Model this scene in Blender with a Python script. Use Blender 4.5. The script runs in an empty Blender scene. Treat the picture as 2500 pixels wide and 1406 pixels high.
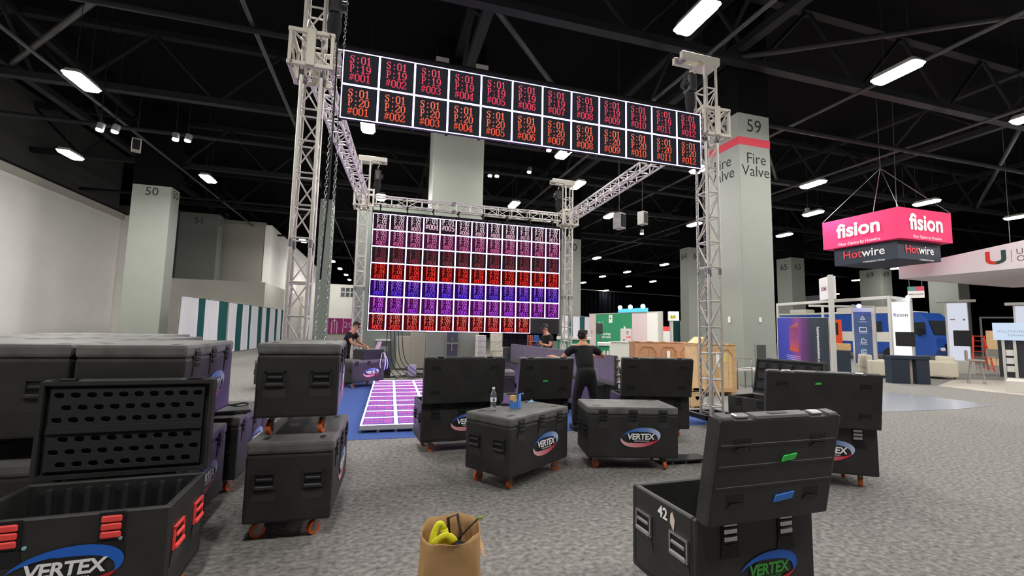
import bpy, bmesh, math, random
from mathutils import Vector, Matrix
R = math.radians
PI = math.pi
random.seed(7)
scene = bpy.context.scene
COL = scene.collection

# ------------------------------------------------------------ camera, world, exposure
CAMP = Vector((0.6929, -6.4231, 1.58))
YAW, PIT, ROL, FPX = 0.28261, 0.093125, 0.021276, 1088.73
FW = Vector((math.sin(YAW)*math.cos(PIT), math.cos(YAW)*math.cos(PIT), math.sin(PIT)))
_rt = Vector((math.cos(YAW), -math.sin(YAW), 0)); _up = _rt.cross(FW)
RT = _rt*math.cos(ROL)+_up*math.sin(ROL); UP = -_rt*math.sin(ROL)+_up*math.cos(ROL)
cd = bpy.data.cameras.new('camera'); cam = bpy.data.objects.new('camera', cd); COL.objects.link(cam)
cam.matrix_world = Matrix(((RT.x, UP.x, -FW.x, CAMP.x), (RT.y, UP.y, -FW.y, CAMP.y), (RT.z, UP.z, -FW.z, CAMP.z), (0, 0, 0, 1)))
cd.sensor_width = 36; cd.lens = FPX/2500*36; cd.clip_end = 400; cd.clip_start = .05
scene.camera = cam
w = bpy.data.worlds.new('world'); scene.world = w; w.use_nodes = True
w.node_tree.nodes['Background'].inputs[0].default_value = (.95, .95, 1, 1)
w.node_tree.nodes['Background'].inputs[1].default_value = .05
vs = scene.view_settings
vs.view_transform = 'Standard'; vs.look = 'None'; vs.gamma = 1; vs.use_curve_mapping = False
vs.exposure = 0.0
LAMP = 225.0

# ------------------------------------------------------------ surveying helpers (site measured from the photograph)
def ray(x, y): return (FW*FPX + RT*(x-1250) - UP*(y-703))/FPX
def at_z(x, y, z=0.0): d = ray(x, y); return CAMP + d*((z-CAMP.z)/d.z)
def at_y(x, y, Y): d = ray(x, y); return CAMP + d*((Y-CAMP.y)/d.y)
def at_d(x, y, D): d = ray(x, y); return CAMP + d*(D/math.hypot(d.x, d.y))
def dist(p): return math.hypot(p[0]-CAMP.x, p[1]-CAMP.y)

# ------------------------------------------------------------ materials
MATS = {}
def hexc(c):
    if isinstance(c, str):
        c = tuple(int(c[i:i+2], 16)/255 for i in (0, 2, 4))
        c = tuple(v/12.92 if v <= .04045 else ((v+.055)/1.055)**2.4 for v in c)
    return (*c[:3], 1)
def mat(name, col, rough=.6, metal=0, noise=0, nscale=20, bump=0, bscale=60, emit=0, ecol=None, trans=0, spec=.5, ior=1.45, stretch=None):
    if name in MATS: return MATS[name]
    m = bpy.data.materials.new(name); MATS[name] = m; m.use_nodes = True
    nt = m.node_tree; b = nt.nodes['Principled BSDF']; c = hexc(col)
    b.inputs['Base Color'].default_value = c; b.inputs['Roughness'].default_value = rough
    b.inputs['Metallic'].default_value = metal; b.inputs['Specular IOR Level'].default_value = spec
    b.inputs['IOR'].default_value = ior
    if trans: b.inputs['Transmission Weight'].default_value = trans
    if emit:
        b.inputs['Emission Color'].default_value = hexc(ecol if ecol else col); b.inputs['Emission Strength'].default_value = emit
    tc = None
    if noise or bump:
        tc = nt.nodes.new('ShaderNodeTexCoord'); mp = nt.nodes.new('ShaderNodeMapping')
        nt.links.new(tc.outputs['Object'], mp.inputs[0])
        if stretch: mp.inputs['Scale'].default_value = stretch
    if noise:
        n = nt.nodes.new('ShaderNodeTexNoise'); n.inputs['Scale'].default_value = nscale; n.inputs['Detail'].default_value = 6
        r = nt.nodes.new('ShaderNodeValToRGB')
        r.color_ramp.elements[0].position = .3; r.color_ramp.elements[1].position = .7
        r.color_ramp.elements[0].color = (*[v*(1-noise) for v in c[:3]], 1); r.color_ramp.elements[1].color = (*[min(1, v*(1+noise)) for v in c[:3]], 1)
        nt.links.new(mp.outputs[0], n.inputs['Vector']); nt.links.new(n.outputs[0], r.inputs[0]); nt.links.new(r.outputs[0], b.inputs['Base Color'])
    if bump:
        n2 = nt.nodes.new('ShaderNodeTexNoise'); n2.inputs['Scale'].default_value = bscale; n2.inputs['Detail'].default_value = 3
        bp = nt.nodes.new('ShaderNodeBump'); bp.inputs['Strength'].default_value = bump; bp.inputs['Distance'].default_value = .01
        nt.links.new(mp.outputs[0], n2.inputs['Vector']); nt.links.new(n2.outputs[0], bp.inputs['Height']); nt.links.new(bp.outputs[0], b.inputs['Normal'])
    return m
def emat(name, col, s):
    if name in MATS: return MATS[name]
    m = bpy.data.materials.new(name); MATS[name] = m; m.use_nodes = True; nt = m.node_tree
    nt.nodes.remove(nt.nodes['Principled BSDF']); e = nt.nodes.new('ShaderNodeEmission')
    e.inputs[0].default_value = hexc(col); e.inputs[1].default_value = s
    nt.links.new(e.outputs[0], nt.nodes['Material Output'].inputs[0]); return m
def gmat(name, stops, axis=2, lo=-.2, hi=.2, s=1, emission=True, rough=.5):
    """colour that runs along one object axis (printed or displayed gradients)"""
    if name in MATS: return MATS[name]
    m = bpy.data.materials.new(name); MATS[name] = m; m.use_nodes = True; nt = m.node_tree
    tc = nt.nodes.new('ShaderNodeTexCoord'); sp = nt.nodes.new('ShaderNodeSeparateXYZ'); mr = nt.nodes.new('ShaderNodeMapRange')
    mr.inputs[1].default_value = lo; mr.inputs[2].default_value = hi; r = nt.nodes.new('ShaderNodeValToRGB')
    nt.links.new(tc.outputs['Object'], sp.inputs[0]); nt.links.new(sp.outputs[axis], mr.inputs[0]); nt.links.new(mr.outputs[0], r.inputs[0])
    els = r.color_ramp.elements
    while len(els) < len(stops): els.new(.5)
    for e, (p, c) in zip(els, stops): e.position = p; e.color = hexc(c)
    b = nt.nodes['Principled BSDF']
    if emission:
        nt.nodes.remove(b); e = nt.nodes.new('ShaderNodeEmission'); e.inputs[1].default_value = s
        nt.links.new(r.outputs[0], e.inputs[0]); nt.links.new(e.outputs[0], nt.nodes['Material Output'].inputs[0])
    else:
        b.inputs['Roughness'].default_value = rough; nt.links.new(r.outputs[0], b.inputs['Base Color'])
    return m

# ------------------------------------------------------------ mesh builder
class MB:
    def __init__(s): s.v = []; s.f = []; s.mi = []; s.sm = []
    def add(s, vs, fs, mi=0, smooth=False, M=None):
        o = len(s.v)
        s.v += [tuple(M @ Vector(v)) if M else tuple(v) for v in vs]
        s.f += [tuple(i+o for i in f) for f in fs]; s.mi += [mi]*len(fs); s.sm += [smooth]*len(fs)
    def box(s, x0, x1, y0, y1, z0, z1, mi=0, M=None):
        v = [(x, y, z) for z in (z0, z1) for y in (y0, y1) for x in (x0, x1)]
        s.add(v, [(0, 2, 3, 1), (4, 5, 7, 6), (0, 1, 5, 4), (2, 6, 7, 3), (0, 4, 6, 2), (1, 3, 7, 5)], mi, False, M); return s
    def bevbox(s, x0, x1, y0, y1, z0, z1, b=.02, mi=0, M=None, seg=2):
        bm = bmesh.new(); bmesh.ops.create_cube(bm, size=1)
        for v in bm.verts: v.co = Vector(((x0+x1)/2+v.co.x*(x1-x0), (y0+y1)/2+v.co.y*(y1-y0), (z0+z1)/2+v.co.z*(z1-z0)))
        bmesh.ops.bevel(bm, geom=list(bm.edges), offset=b, segments=seg, affect='EDGES', profile=.6)
        bm.verts.index_update()
        s.add([v.co.copy() for v in bm.verts], [tuple(v.index for v in f.verts) for f in bm.faces], mi, False, M); bm.free(); return s
    def tube(s, p0, p1, r0, r1=None, n=10, mi=0, cap=True, M=None):
        p0 = Vector(p0); p1 = Vector(p1); r1 = r0 if r1 is None else r1
        d = (p1-p0).normalized(); a = d.orthogonal().normalized(); b = d.cross(a)
        vs = []
        for p, r in ((p0, r0), (p1, r1)):
            for i in range(n):
                t = 2*PI*i/n; vs.append(p+a*math.cos(t)*r+b*math.sin(t)*r)
        s.add(vs, [(i, (i+1) % n, n+(i+1) % n, n+i) for i in range(n)], mi, True, M)
        if cap: s.add(vs, [tuple(range(n-1, -1, -1)), tuple(range(n, 2*n))], mi, False, M)
        return s
    def path(s, pts, r, n=6, mi=0, M=None):
        pts = [Vector(p) for p in pts]; vs = []; a = None
        for k, p in enumerate(pts):
            d = (pts[min(k+1, len(pts)-1)]-pts[max(k-1, 0)]).normalized()
            a = d.orthogonal().normalized() if a is None else (a-d*a.dot(d)).normalized()
            b = d.cross(a); rr = r[k] if isinstance(r, (list, tuple)) else r
            for i in range(n): t = 2*PI*i/n; vs.append(p+a*math.cos(t)*rr+b*math.sin(t)*rr)
        fs = [(k*n+i, k*n+(i+1) % n, (k+1)*n+(i+1) % n, (k+1)*n+i) for k in range(len(pts)-1) for i in range(n)]
        fs += [tuple(range(n-1, -1, -1)), tuple(range((len(pts)-1)*n, len(pts)*n))]
        s.add(vs, fs, mi, True, M); return s
    def lathe(s, prof, n=16, mi=0, M=None):
        vs = [(r*math.cos(2*PI*i/n), r*math.sin(2*PI*i/n), z) for r, z in prof for i in range(n)]
        fs = [(k*n+i, k*n+(i+1) % n, (k+1)*n+(i+1) % n, (k+1)*n+i) for k in range(len(prof)-1) for i in range(n)]
        s.add(vs, fs, mi, True, M)
        s.add(vs, [tuple(range(n-1, -1, -1)), tuple(range((len(prof)-1)*n, len(prof)*n))], mi, False, M); return s
    def ball(s, c, rx, ry=None, rz=None, n=12, mi=0, M=None, z0=-1):
        ry = ry or rx; rz = rz or rx; m = n//2+1
        vs = []
        for j in range(m+1):
            t = -PI/2+PI*j/m; t = max(t, math.asin(z0)) if z0 > -1 else t
            for i in range(n): vs.append((c[0]+rx*math.cos(t)*math.cos(2*PI*i/n), c[1]+ry*math.cos(t)*math.sin(2*PI*i/n), c[2]+rz*math.sin(t)))
        s.add(vs, [(k*n+i, k*n+(i+1) % n, (k+1)*n+(i+1) % n, (k+1)*n+i) for k in range(m) for i in range(n)], mi, True, M); return s
    def quad(s, a, b, c, d, mi=0, M=None): s.add([a, b, c, d], [(0, 1, 2, 3)], mi, False, M); return s
    def prism(s, poly, y0, y1, mi=0, M=None):
        """polygon in x,z (counter clockwise seen from -y), extruded from y0 (front) to y1"""
        n = len(poly); vs = [(x, y0, z) for x, z in poly]+[(x, y1, z) for x, z in poly]
        s.add(vs, [tuple(range(n)), tuple(range(2*n-1, n-1, -1))]+[(i, n+i, n+(i+1) % n, (i+1) % n) for i in range(n)], mi, False, M); return s
    def text(s, txt, size, c=(0, 0, 0), mi=0, bold=0, depth=.002, M=None, align='CENTER', shear=0, sx=1, track=1):
        """flat lettering in the x,z plane facing -y"""
        vs, fs = text_geo(txt, bold, shear, align, track)
        s.add([(c[0]+v[0]*size*sx, c[1]-depth*(1 if v[2] > 0 else 0), c[2]+v[1]*size) for v in vs], fs, mi, False, M); return s
    def build(s, name, mats, parent=None, loc=(0, 0, 0), rot=(0, 0, 0)):
        me = bpy.data.meshes.new(name); me.from_pydata(s.v, [], s.f)
        if not isinstance(mats, (list, tuple)): mats = [mats]
        for m in mats: me.materials.append(m)
        me.polygons.foreach_set('material_index', s.mi); me.polygons.foreach_set('use_smooth', s.sm); me.update()
        return link(name, me, parent, loc, rot)
_tg = {}
def text_geo(txt, bold, shear, align, track):
    k = (txt, bold, shear, align, track)
    if k in _tg: return _tg[k]
    cu = bpy.data.curves.new('lettering', 'FONT'); cu.body = txt; cu.align_x = align; cu.align_y = 'CENTER'; cu.offset = bold; cu.shear = shear
    cu.extrude = .01; cu.resolution_u = 3; cu.space_character = track
    ob = bpy.data.objects.new('lettering', cu); COL.objects.link(ob)
    me = bpy.data.meshes.new_from_object(ob.evaluated_get(bpy.context.evaluated_depsgraph_get()))
    g = ([tuple(v.co) for v in me.vertices], [tuple(p.vertices) for p in me.polygons]); _tg[k] = g
    bpy.data.objects.remove(ob); bpy.data.curves.remove(cu); bpy.data.meshes.remove(me); return g
def link(name, me, parent=None, loc=(0, 0, 0), rot=(0, 0, 0)):
    o = bpy.data.objects.new(name, me); COL.objects.link(o); o.parent = parent; o.location = loc; o.rotation_euler = rot; return o
def tag(o, label=None, cat=None, group=None, kind=None):
    if label: o['label'] = label
    if cat: o['category'] = cat
    if group: o['group'] = group
    if kind: o['kind'] = kind
    return o
def thing(name, label, cat, loc=(0, 0, 0), rotz=0, group=None):
    return tag(link(name, None, None, loc, (0, 0, rotz)), label, cat, group)
def copy_tree(o, parent=None):
    kids = list(o.children)
    c = o.copy(); COL.objects.link(c); c.parent = parent
    for ch in kids: copy_tree(ch, c)
    return c
def pill(cx, cz, wx, hz, r, n=4):
    pts = []
    for (sx, sz, a0) in ((1, -1, -90), (1, 1, 0), (-1, 1, 90), (-1, -1, 180)):
        for i in range(n+1):
            a = R(a0+90*i/n); pts.append((cx+sx*(wx/2-r)+r*math.cos(a), cz+sz*(hz/2-r)+r*math.sin(a)))
    return pts

# common materials
carpet = mat('carpet grey', '7b7874', .95, noise=.50, nscale=21, bump=.3, bscale=150, stretch=(1, 1.25, 1))
ceilm = mat('ceiling black', (.004, .004, .0045), .95, spec=.1)
steelb = mat('black steel', (.009, .009, .0105), .7, spec=.25)
wallm = mat('wall beige', 'f3f0ea', .75, noise=.03, nscale=.6)
wallg = mat('wall grey beige', 'bdbab0', .8, noise=.04, nscale=.5)
greym = mat('column grey green', '94988f', .55, noise=.03, nscale=.8)
alu = mat('truss aluminium', 'cfcbc3', .40, .35, noise=.08, nscale=30)
alup = mat('aluminium plate', 'cfcabc', .45, .35)
blk = mat('black plastic', (.023, .023, .0225), .5, noise=.25, nscale=6, bump=.15, bscale=220)
blk2 = mat('deep black plastic', (.007, .007, .008), .6)
foam = mat('charcoal foam', (.018, .018, .019), .9)
orange = mat('orange wheel', 'd8622c', .45)
chrome = mat('chrome', 'b9b9b9', .25, .9)
zinc = mat('zinc bracket', '8d8d8d', .4, .8)
red = mat('red latch plastic', 'ef4a45', .5)
white = mat('white laminate', 'e9e6e0', .5)
whitet = mat('white print', 'f2f2f2', .6)
navy = mat('navy panel', '232c3b', .6)
skin = mat('skin', 'c08a6c', .6); tshirt = mat('black cotton', (.006, .006, .0065), .9, bump=.2, bscale=40); trous = mat('black trousers', (.004, .004, .0045), .85)
hairm = mat('dark hair', (.01, .008, .007), .8)
cable = mat('black cable', (.008, .008, .008), .6); cablew = mat('white cable', 'dcd8e4', .5)
wood = mat('pale plywood', 'c7a274', .75, noise=.12, nscale=5, stretch=(1, 1, 6)); wood2 = mat('pine batten', 'dcb98a', .7, noise=.1, nscale=8)
woodr = mat('reddish plywood', 'b98a66', .75, noise=.14, nscale=4, stretch=(1, 1, 5))
tapeg = mat('green tape', '3fd15a', .6); tapeb = mat('blue tape', '3d7fe0', .6)

# ------------------------------------------------------------ setting: floor, ceiling, walls
f = MB(); f.box(-60, 120, -30, 130, -.2, 0); tag(f.build('floor', carpet), kind='structure')
f = MB(); f.box(-60, 120, -30, 130, 13.2, 13.5); tag(f.build('ceiling', ceilm), kind='structure')
WX = -16.8
def seamed_wall(name, mb, m): return tag(mb.build(name, m), kind='structure')
f = MB(); f.box(WX-.4, WX, -30, 30.2, 0, 3.05); f.box(WX-.4, WX-.012, -30, 30.2, 3.05, 3.075); f.box(WX-.4, WX, -30, 30.2, 3.075, 8.55)
lw = seamed_wall('wall_left', f, wallm)
tr = MB(); tr.box(WX-.5, WX+.12, -30, 30.25, 8.55, 8.95); tag(tr.build('trim_1', wallg), kind='structure')
tr = MB(); tr.box(WX-.5, WX+.2, -30, 30.25, 8.95, 9.05); tag(tr.build('trim_2', steelb), kind='structure')
tr = MB(); tr.box(WX-.5, WX-.3, -30, 30.25, 9.05, 13.2); tag(tr.build('wall_left_upper', mat('dark upper wall', (.05, .05, .048), .8)), kind='structure')
# short return of the left wall and pier next to the first column
a = at_y(303, 524, 30.2); b = at_y(332, 524, 30.2)
f = MB(); f.box(WX-.4, b.x+.4, 30.2, 31, 0, 8.9); tag(f.build('wall_rear', wallm), kind='structure')
# lower block with the flat roof, the taller walls behind it
Y1 = 31.0
x0 = at_y(415, 690, Y1).x; x1 = at_y(648, 690, Y1).x; zt = at_y(530, 684, Y1).z
f = MB(); f.box(x0-3, x1, Y1, Y1+24, 0, zt); tag(f.build('wall_lower', wallg), kind='structure')
Y2 = 35.0
xa = at_y(540, 540, Y2).x; xb = at_y(650, 540, Y2).x; xc = at_y(672, 560, Y2).x
f = MB(); f.box(WX-6, xa, Y2+1.2, Y2+2, 0, at_y(490, 516, Y2+1.2).z); f.box(xa, xb, Y2, Y2+30, 0, at_y(600, 540, Y2).z)
tag(f.build('wall_upper', mat('wall taupe', '8f8c84', .8)), kind='structure')
f = MB(); f.box(xb, xb+.5, Y2-.05, Y2+30, zt-.5, at_y(600, 540, Y2).z-.2); tag(f.build('trim_3', wallm), kind='structure')
# far end wall behind the left corner with control room window
Y3 = 48.0
a = at_y(798, 690, Y3); b = at_y(905, 690, Y3)
f = MB(); f.box(a.x-6, b.x+3, Y3, Y3+.5, 0, at_y(850, 695, Y3).z); tag(f.build('wall_far', wallm), kind='structure')
wa = at_y(832, 702, Y3); wb = at_y(866, 725, Y3)
f = MB(); f.box(wa.x, wb.x, Y3-.06, Y3-.01, wb.z, wa.z, 0)
for k in range(4): xx = wa.x+(wb.x-wa.x)*k/3; f.box(xx-.05, xx+.05, Y3-.14, Y3-.06, wb.z, wa.z, 1)
f.box(wa.x, wb.x, Y3-.14, Y3-.06, (wa.z+wb.z)/2-.05, (wa.z+wb.z)/2+.05, 1)
tag(f.build('window_1', [mat('dark glazing', (.03, .035, .04), .15), white]), kind='structure')
# black drape wall closing the hall on the right
f = MB(); n = 90
pA = at_d(1395, 735, 62); pB = at_d(1990, 660, 62)
drz = 8.2
PA = Vector((24, 58, 0)); PB = Vector((95, 70, 0))
vs_ = []; 
for i in range(n*4+1):
    t = i/(n*4); p = PA.lerp(PB, t); off = .25*math.sin(i*PI/2)
    vs_ += [(p.x, p.y+off, 0), (p.x, p.y+off, drz)]
f.add(vs_, [(2*i, 2*i+2, 2*i+3, 2*i+1) for i in range(n*4)], 0, True)
tag(f.build('wall_right', mat('black drape', (.0025, .003, .004), .95, spec=.03)), kind='structure')
f = MB()
for i in range(121): f.v += [(95+.3*i/1.5, 70-.8*i, 0), (95+.3*i/1.5+.3*(i%2), 70-.8*i, 13.2)]
f.add([], [])
f.f += [(2*i, 2*i+2, 2*i+3, 2*i+1) for i in range(120)]; f.mi += [0]*120; f.sm += [True]*120
tag(f.build('wall_right_end', MATS['black drape']), kind='structure')
f = MB(); f.box(-60, 96, 78, 78.3, 0, 13.2); tag(f.build('wall_end', ceilm), kind='structure')
f = MB(); f.box(0, 72.2, -.1, .1, drz, drz+.12)
tag(f.build('trim_4', zinc, None, (PA.x, PA.y-.3, 0), (0, 0, math.atan2(PB.y-PA.y, PB.x-PA.x))), kind='structure')

# ------------------------------------------------------------ ceiling steel
def roof_truss(x0, x1, y, z, h, label, alongy=False):
    t = thing('roof_truss', label, 'roof truss', (0, y, z) if not alongy else (y, 0, z), PI/2 if alongy else 0, 'black steel roof trusses')
    MB().box(x0, x1, -.15, .15, 0, .25).build('bottom_chord', steelb, t)
    MB().box(x0, x1, -.15, .15, h, h+.25).build('top_chord', steelb, t)
    n = int((x1-x0)/4.5); L = (x1-x0)/n
    mbs = [MB().tube((0, 0, .1), (L/2, 0, h+.1), .07, n=6), MB().tube((0, 0, h+.1), (L/2, 0, .1), .07, n=6)]
    me = [None, None]
    for i in range(2*n):
        k = i % 2
        if me[k] is None: o = mbs[k].build('web_member', steelb, t, (x0+i*L/2, 0, 0)); me[k] = o.data
        else: link('web_member', me[k], t, (x0+i*L/2, 0, 0))
places = ['just above the camera', 'above the front screen', 'above the back screen', 'second beyond the back screen', 'third beyond the back screen', 'fourth beyond the back screen', 'farthest, above the black drape']
for i, y in enumerate((-5, 4.6, 13.2, 22.0, 31, 42, 54)):
    roof_truss(-24, 66, y, 10.2, 2.4, 'black steel roof truss running left to right, '+places[i])
for i, (x, pl) in enumerate(((-12.5, 'leftmost'), (3.2, 'over the centre column'), (11.2, 'over the fire valve column'), (25.5, 'over the column marked 64'), (39, 'rightmost'))):
    roof_truss(-8, 60, x, 10.5, 2.0, 'dark steel roof truss running away from the camera, '+pl, True)
def pipe(name, p0, p1, r, label, m=steelb, cat='pipe', group='ceiling pipes'):
    o = MB().tube(p0, p1, r, n=8).build(name, m); return tag(o, label, cat, group)
for i, (x, z, pl) in enumerate(((-10, 9.8, 'left of the first ceiling light'), (-3, 9.6, 'left of the tall tower'), (9.5, 9.7, 'right of the nearest ceiling light'), (16, 9.9, 'right of the fire valve column'), (22, 9.7, 'above the pink hanging sign'))):
    pipe('ceiling_pipe', (x, -8, z), (x, 60, z), .06, 'dark ceiling pipe running away, '+pl, mat('dull pipe', (.03, .028, .028), .55))
for i, (y, pl) in enumerate(((6.5, 'nearest of the cross pipes'), (15, 'behind the back screen'), (26, 'over the far columns'), (37, 'farthest of the cross pipes'))):
    pipe('ceiling_duct', (-22, y, 9.5), (60, y, 9.5), .09, 'dark conduit running across the ceiling, '+pl, steelb, 'conduit', 'ceiling conduits')
# diagonal braces of the roof
for i, (p, q, pl) in enumerate((((-4, 4.6, 10.3), (-12.5, 13.2, 10.6), 'upper left'), ((3.2, 4.6, 10.3), (11.2, 13.2, 10.4), 'behind the front screen'), ((11.2, 4.6, 10.4), (22, 13.2, 10.4), 'right of the fire valve column'), ((11.2, 4.6, 10.4), (25.5, -5, 10.4), 'upper right corner'), ((25.5, 4.6, 10.4), (39, 13.2, 10.4), 'above the white canopy'), ((-12.5, 4.6, 10.4), (-3, -5, 10.4), 'over the stacked cases'))):
    o = MB().tube(p, q, .09, n=6).build('roof_brace', mat('brace grey', (.014, .0135, .0135), .55)); tag(o, 'slanting dark steel roof brace, '+pl, 'brace', 'roof braces')

# ------------------------------------------------------------ high bay lights
lampm = emat('lamp diffuser', (1, .975, .94), LAMP)
LZ = 8.3
hb = None
def bay_light(x, y, label, z=LZ, lx=.42, ly=1.0):
    global hb
    if hb is None:
        t = thing('high_bay_light', label, 'ceiling light', (x, y, z), 0, 'rectangular high bay lights')
        m = MB(); P_ = pill(0, 0, .46, 1.08, .1)
        m.add([(a, b, .02) for a, b in P_]+[(a*.8, b*.88, .14) for a, b in P_], [(i, (i+1) % len(P_), len(P_)+(i+1) % len(P_), len(P_)+i) for i in range(len(P_))]+[tuple(range(len(P_), 2*len(P_)))], 0)
        m.build('housing', mat('lamp housing', (.25, .24, .22), .5), t)
        m = MB(); P_ = pill(0, 0, .40, 1.02, .08)
        m.add([(a*.9, b*.96, -.05) for a, b in P_]+[(a*1.08, b*1.03, .03) for a, b in P_], [tuple(range(len(P_)-1, -1, -1))]+[(i, (i+1) % len(P_), len(P_)+(i+1) % len(P_), len(P_)+i) for i in range(len(P_))], 0)
        m.build('diffuser', lampm, t)
        m = MB(); m.tube((0, .3, .13), (0, .3, 4.9), .008, n=5); m.tube((0, -.3, .13), (0, -.3, 4.9), .008, n=5); m.build('hanger', steelb, t)
        hb = t
    else:
        t = copy_tree(hb); t.location = (x, y, z); t['label'] = label
    return t
L = [(1700, 45, 'nearest one, top centre right'), (2190, 178, 'upper right, beside the nearest'), (2530, 282, 'cut off by the right edge of the picture'),
 (200, 200, 'largest one in the upper left'), (172, 378, 'just above the left wall'), (508, 437, 'above the column marked 51'), (898, 308, 'under the left end of the front screen'),
 (1378, 374, 'under the middle of the front screen'), (1712, 412, 'behind the front right tower'), (1985, 450, 'right of the fire valve column, upper'), (2262, 495, 'above the pink hanging sign'), (2485, 530, 'right edge, above the white canopy'),
 (930, 482, 'behind the left end of the back truss'), (1255, 500, 'behind the middle of the back truss'), (1490, 527, 'below the right side truss'), (1695, 548, 'left of the front right tower, middle height'), (1915, 574, 'right of the fire valve column, lower'), (1985, 521, 'small one right of the column marked 59'),
 (740, 588, 'seen through the front left tower'), (1410, 452, 'beside the head of the back right tower'), (1457, 630, 'largest over the green booth'), (1622, 646, 'left of the column marked 64'), (1531, 664, 'middle over the green booth'), (1471, 675, 'left over the green booth'), (1594, 687, 'lower left of the column marked 64'),
 (1535, 699, 'lower middle over the green booth'), (1424, 690, 'right of the column marked 60'), (1480, 709, 'lowest over the green booth'), (1435, 715, 'lowest left over the green booth'), (812, 638, 'first in the row left of the back screen'), (830, 656, 'second in the row left of the back screen'), (845, 671, 'third in the row left of the back screen'), (853, 683, 'fourth in the row left of the back screen'),
 (2092, 684, 'above the icon banner'), (2040, 718, 'above the canopy frame'), (2190, 655, 'at the left tip of the white canopy')]
for x, y, pl in L:
    p = at_z(x, y, LZ); bay_light(p.x, p.y, 'glowing rectangular ceiling light, '+pl)
for x, y in ((-7.8, 0), (-.1, 1.2), (0, -7), (7, -7), (13.5, -7), (-7.8, -8), (20, -7), (33, 1), (26, 1), (-14, 8), (-14, 0), (33.9, -7), (40.5, 1.7), (41, 8.8), (48, 1.7), (27, -7)):
    bay_light(x, y, 'glowing rectangular ceiling light outside the photograph at %.0f, %.0f metres' % (x, y))
# twin spot heads on the ceiling grid
def spot(px, py, D, label, on=True, s=1):
    p = at_d(px, py, D); t = thing('ceiling_spotlight', label, 'spotlight', p, random.uniform(-1, 1), 'small ceiling spotlights')
    MB().tube((0, 0, .05), (0, .05, .3), .12*s, .12*s, n=12).build('lamp_body', mat('spot body', (.3, .3, .3), .4, .5), t)
    MB().lathe([(.10*s, .0), (.115*s, .05)], 12).build('lens', emat('spot lens', (1, .98, .95), 60) if on else chrome, t)
    MB().tube((0, 0, .3), (0, 0, 13.2-p.z), .015, n=5).build('drop_rod', steelb, t)
for px, py, D, l in ((243, 320, 22, 'left one of the pair above the left wall'), (280, 324, 22, 'right one of the pair above the left wall'), (428, 343, 22, 'left one of the pair above the column marked 50'), (458, 346, 22, 'right one of the pair above the column marked 50'),
 (1196, 431, 24, 'left one of the pair right of the centre column'), (1213, 432, 24, 'right one of the pair right of the centre column'), (1292, 422, 24, 'tilted one right of the centre column'), (1340, 369, 20, 'slanted one under the front screen'), (1567, 572, 30, 'small one right of the back screen'), (1972, 521, 30, 'small one right of the fire valve column')):
    spot(px, py, D, 'small glowing ceiling spotlight, '+l)
for px, py, D, l in ((1512, 540, 14, 'left of the two grey ones below the right side truss'), (1569, 533, 17, 'right of the two grey ones below the right side truss'), (333, 355, 22, 'unlit one above the left wall')):
    p = at_d(px, py, D); t = thing('ceiling_speaker', 'grey hanging ceiling speaker, '+l, 'speaker', p, .4, 'grey hanging speakers')
    MB().bevbox(-.14, .14, -.14, .14, -.25, .25, .02).build('cabinet', mat('speaker grey', '9a978f', .6), t)
    MB().box(-.11, .11, -.15, -.14, -.2, .2).build('grille', steelb, t); MB().tube((0, 0, .25), (0, 0, 13.2-p.z), .012, n=5).build('drop_rod', steelb, t)

# ------------------------------------------------------------ columns
txtdark = mat('column lettering', (.012, .012, .012), .7)
def column(x0, x1, y0, y1, h, label, num=None, extra=None, numz=.55, size=.55, m=greym):
    t = thing('column', label, 'column', ((x0+x1)/2, (y0+y1)/2, 0)); W = (x1-x0)/2; D = (y1-y0)/2
    MB().bevbox(-W, W, -D, D, 0, h, .015, seg=1).build('shaft', m, t)
    MB().box(-W-.0, W+.0, -D-.0, D+.0, h, 13.1).build('upper_shaft', ceilm, t)
    if num:
        MB().text(num, size, (0, -D-.002, h-numz), 0).build('number', txtdark, t)
        MB().text(num, size, (0, 0, h-numz), 0).build('number', txtdark, t, (-W-.002, 0, 0), (0, 0, -PI/2))
        MB().text(num, size, (0, 0, h-numz), 0).build('number', txtdark, t, (W+.002, 0, 0), (0, 0, PI/2))
    return t, W, D
# fire valve column
c59, W, D = column(11.52, 12.78, 4.92, 6.5, 8.8, 'thick grey green column marked 59 with a red band and fire valve lettering', '59', numz=.42, size=.62)
m = MB(); m.box(-W-.004, W+.004, -D-.004, D+.004, 7.72, 7.98); m.build('red_band', mat('red band', 'd8394d', .6), c59)
for loc, rz in (((0, -D-.002, 0), 0), ((-W-.002, 0, 0), -PI/2)):
    m = MB(); m.text('Fire', .52, (.05, 0, 7.28)); m.text('Valve', .52, (.02, 0, 6.86)); m.build('lettering', txtdark, c59, loc, (0, 0, rz))
m = MB(); m.box(-.55, -.1, -D-.02, -D-.0, 0, 1.32, 0); m.box(-.5, -.14, -D-.025, -D-.01, 0, 1.27, 1); m.build('valve_niche', [greym, mat('niche dark', (.06, .065, .06), .8)], c59, (.32, 0, 0))
for x, z in ((.0, 2.05), ):
    MB().bevbox(x-.05, x+.05, -D-.03, -D, z-.08, z+.08, .01).build('alarm_box', white, c59)
m = MB(); m.bevbox(-W-.04, -W, -.28, -.18, 1.95, 2.15, .01); m.build('alarm_box', white, c59)
for yy in (-.25, -.05):
    MB().bevbox(-W-.02, -W, yy-.05, yy+.05, 1.15, 1.27, .008).build('switch_plate', white, c59)
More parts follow.
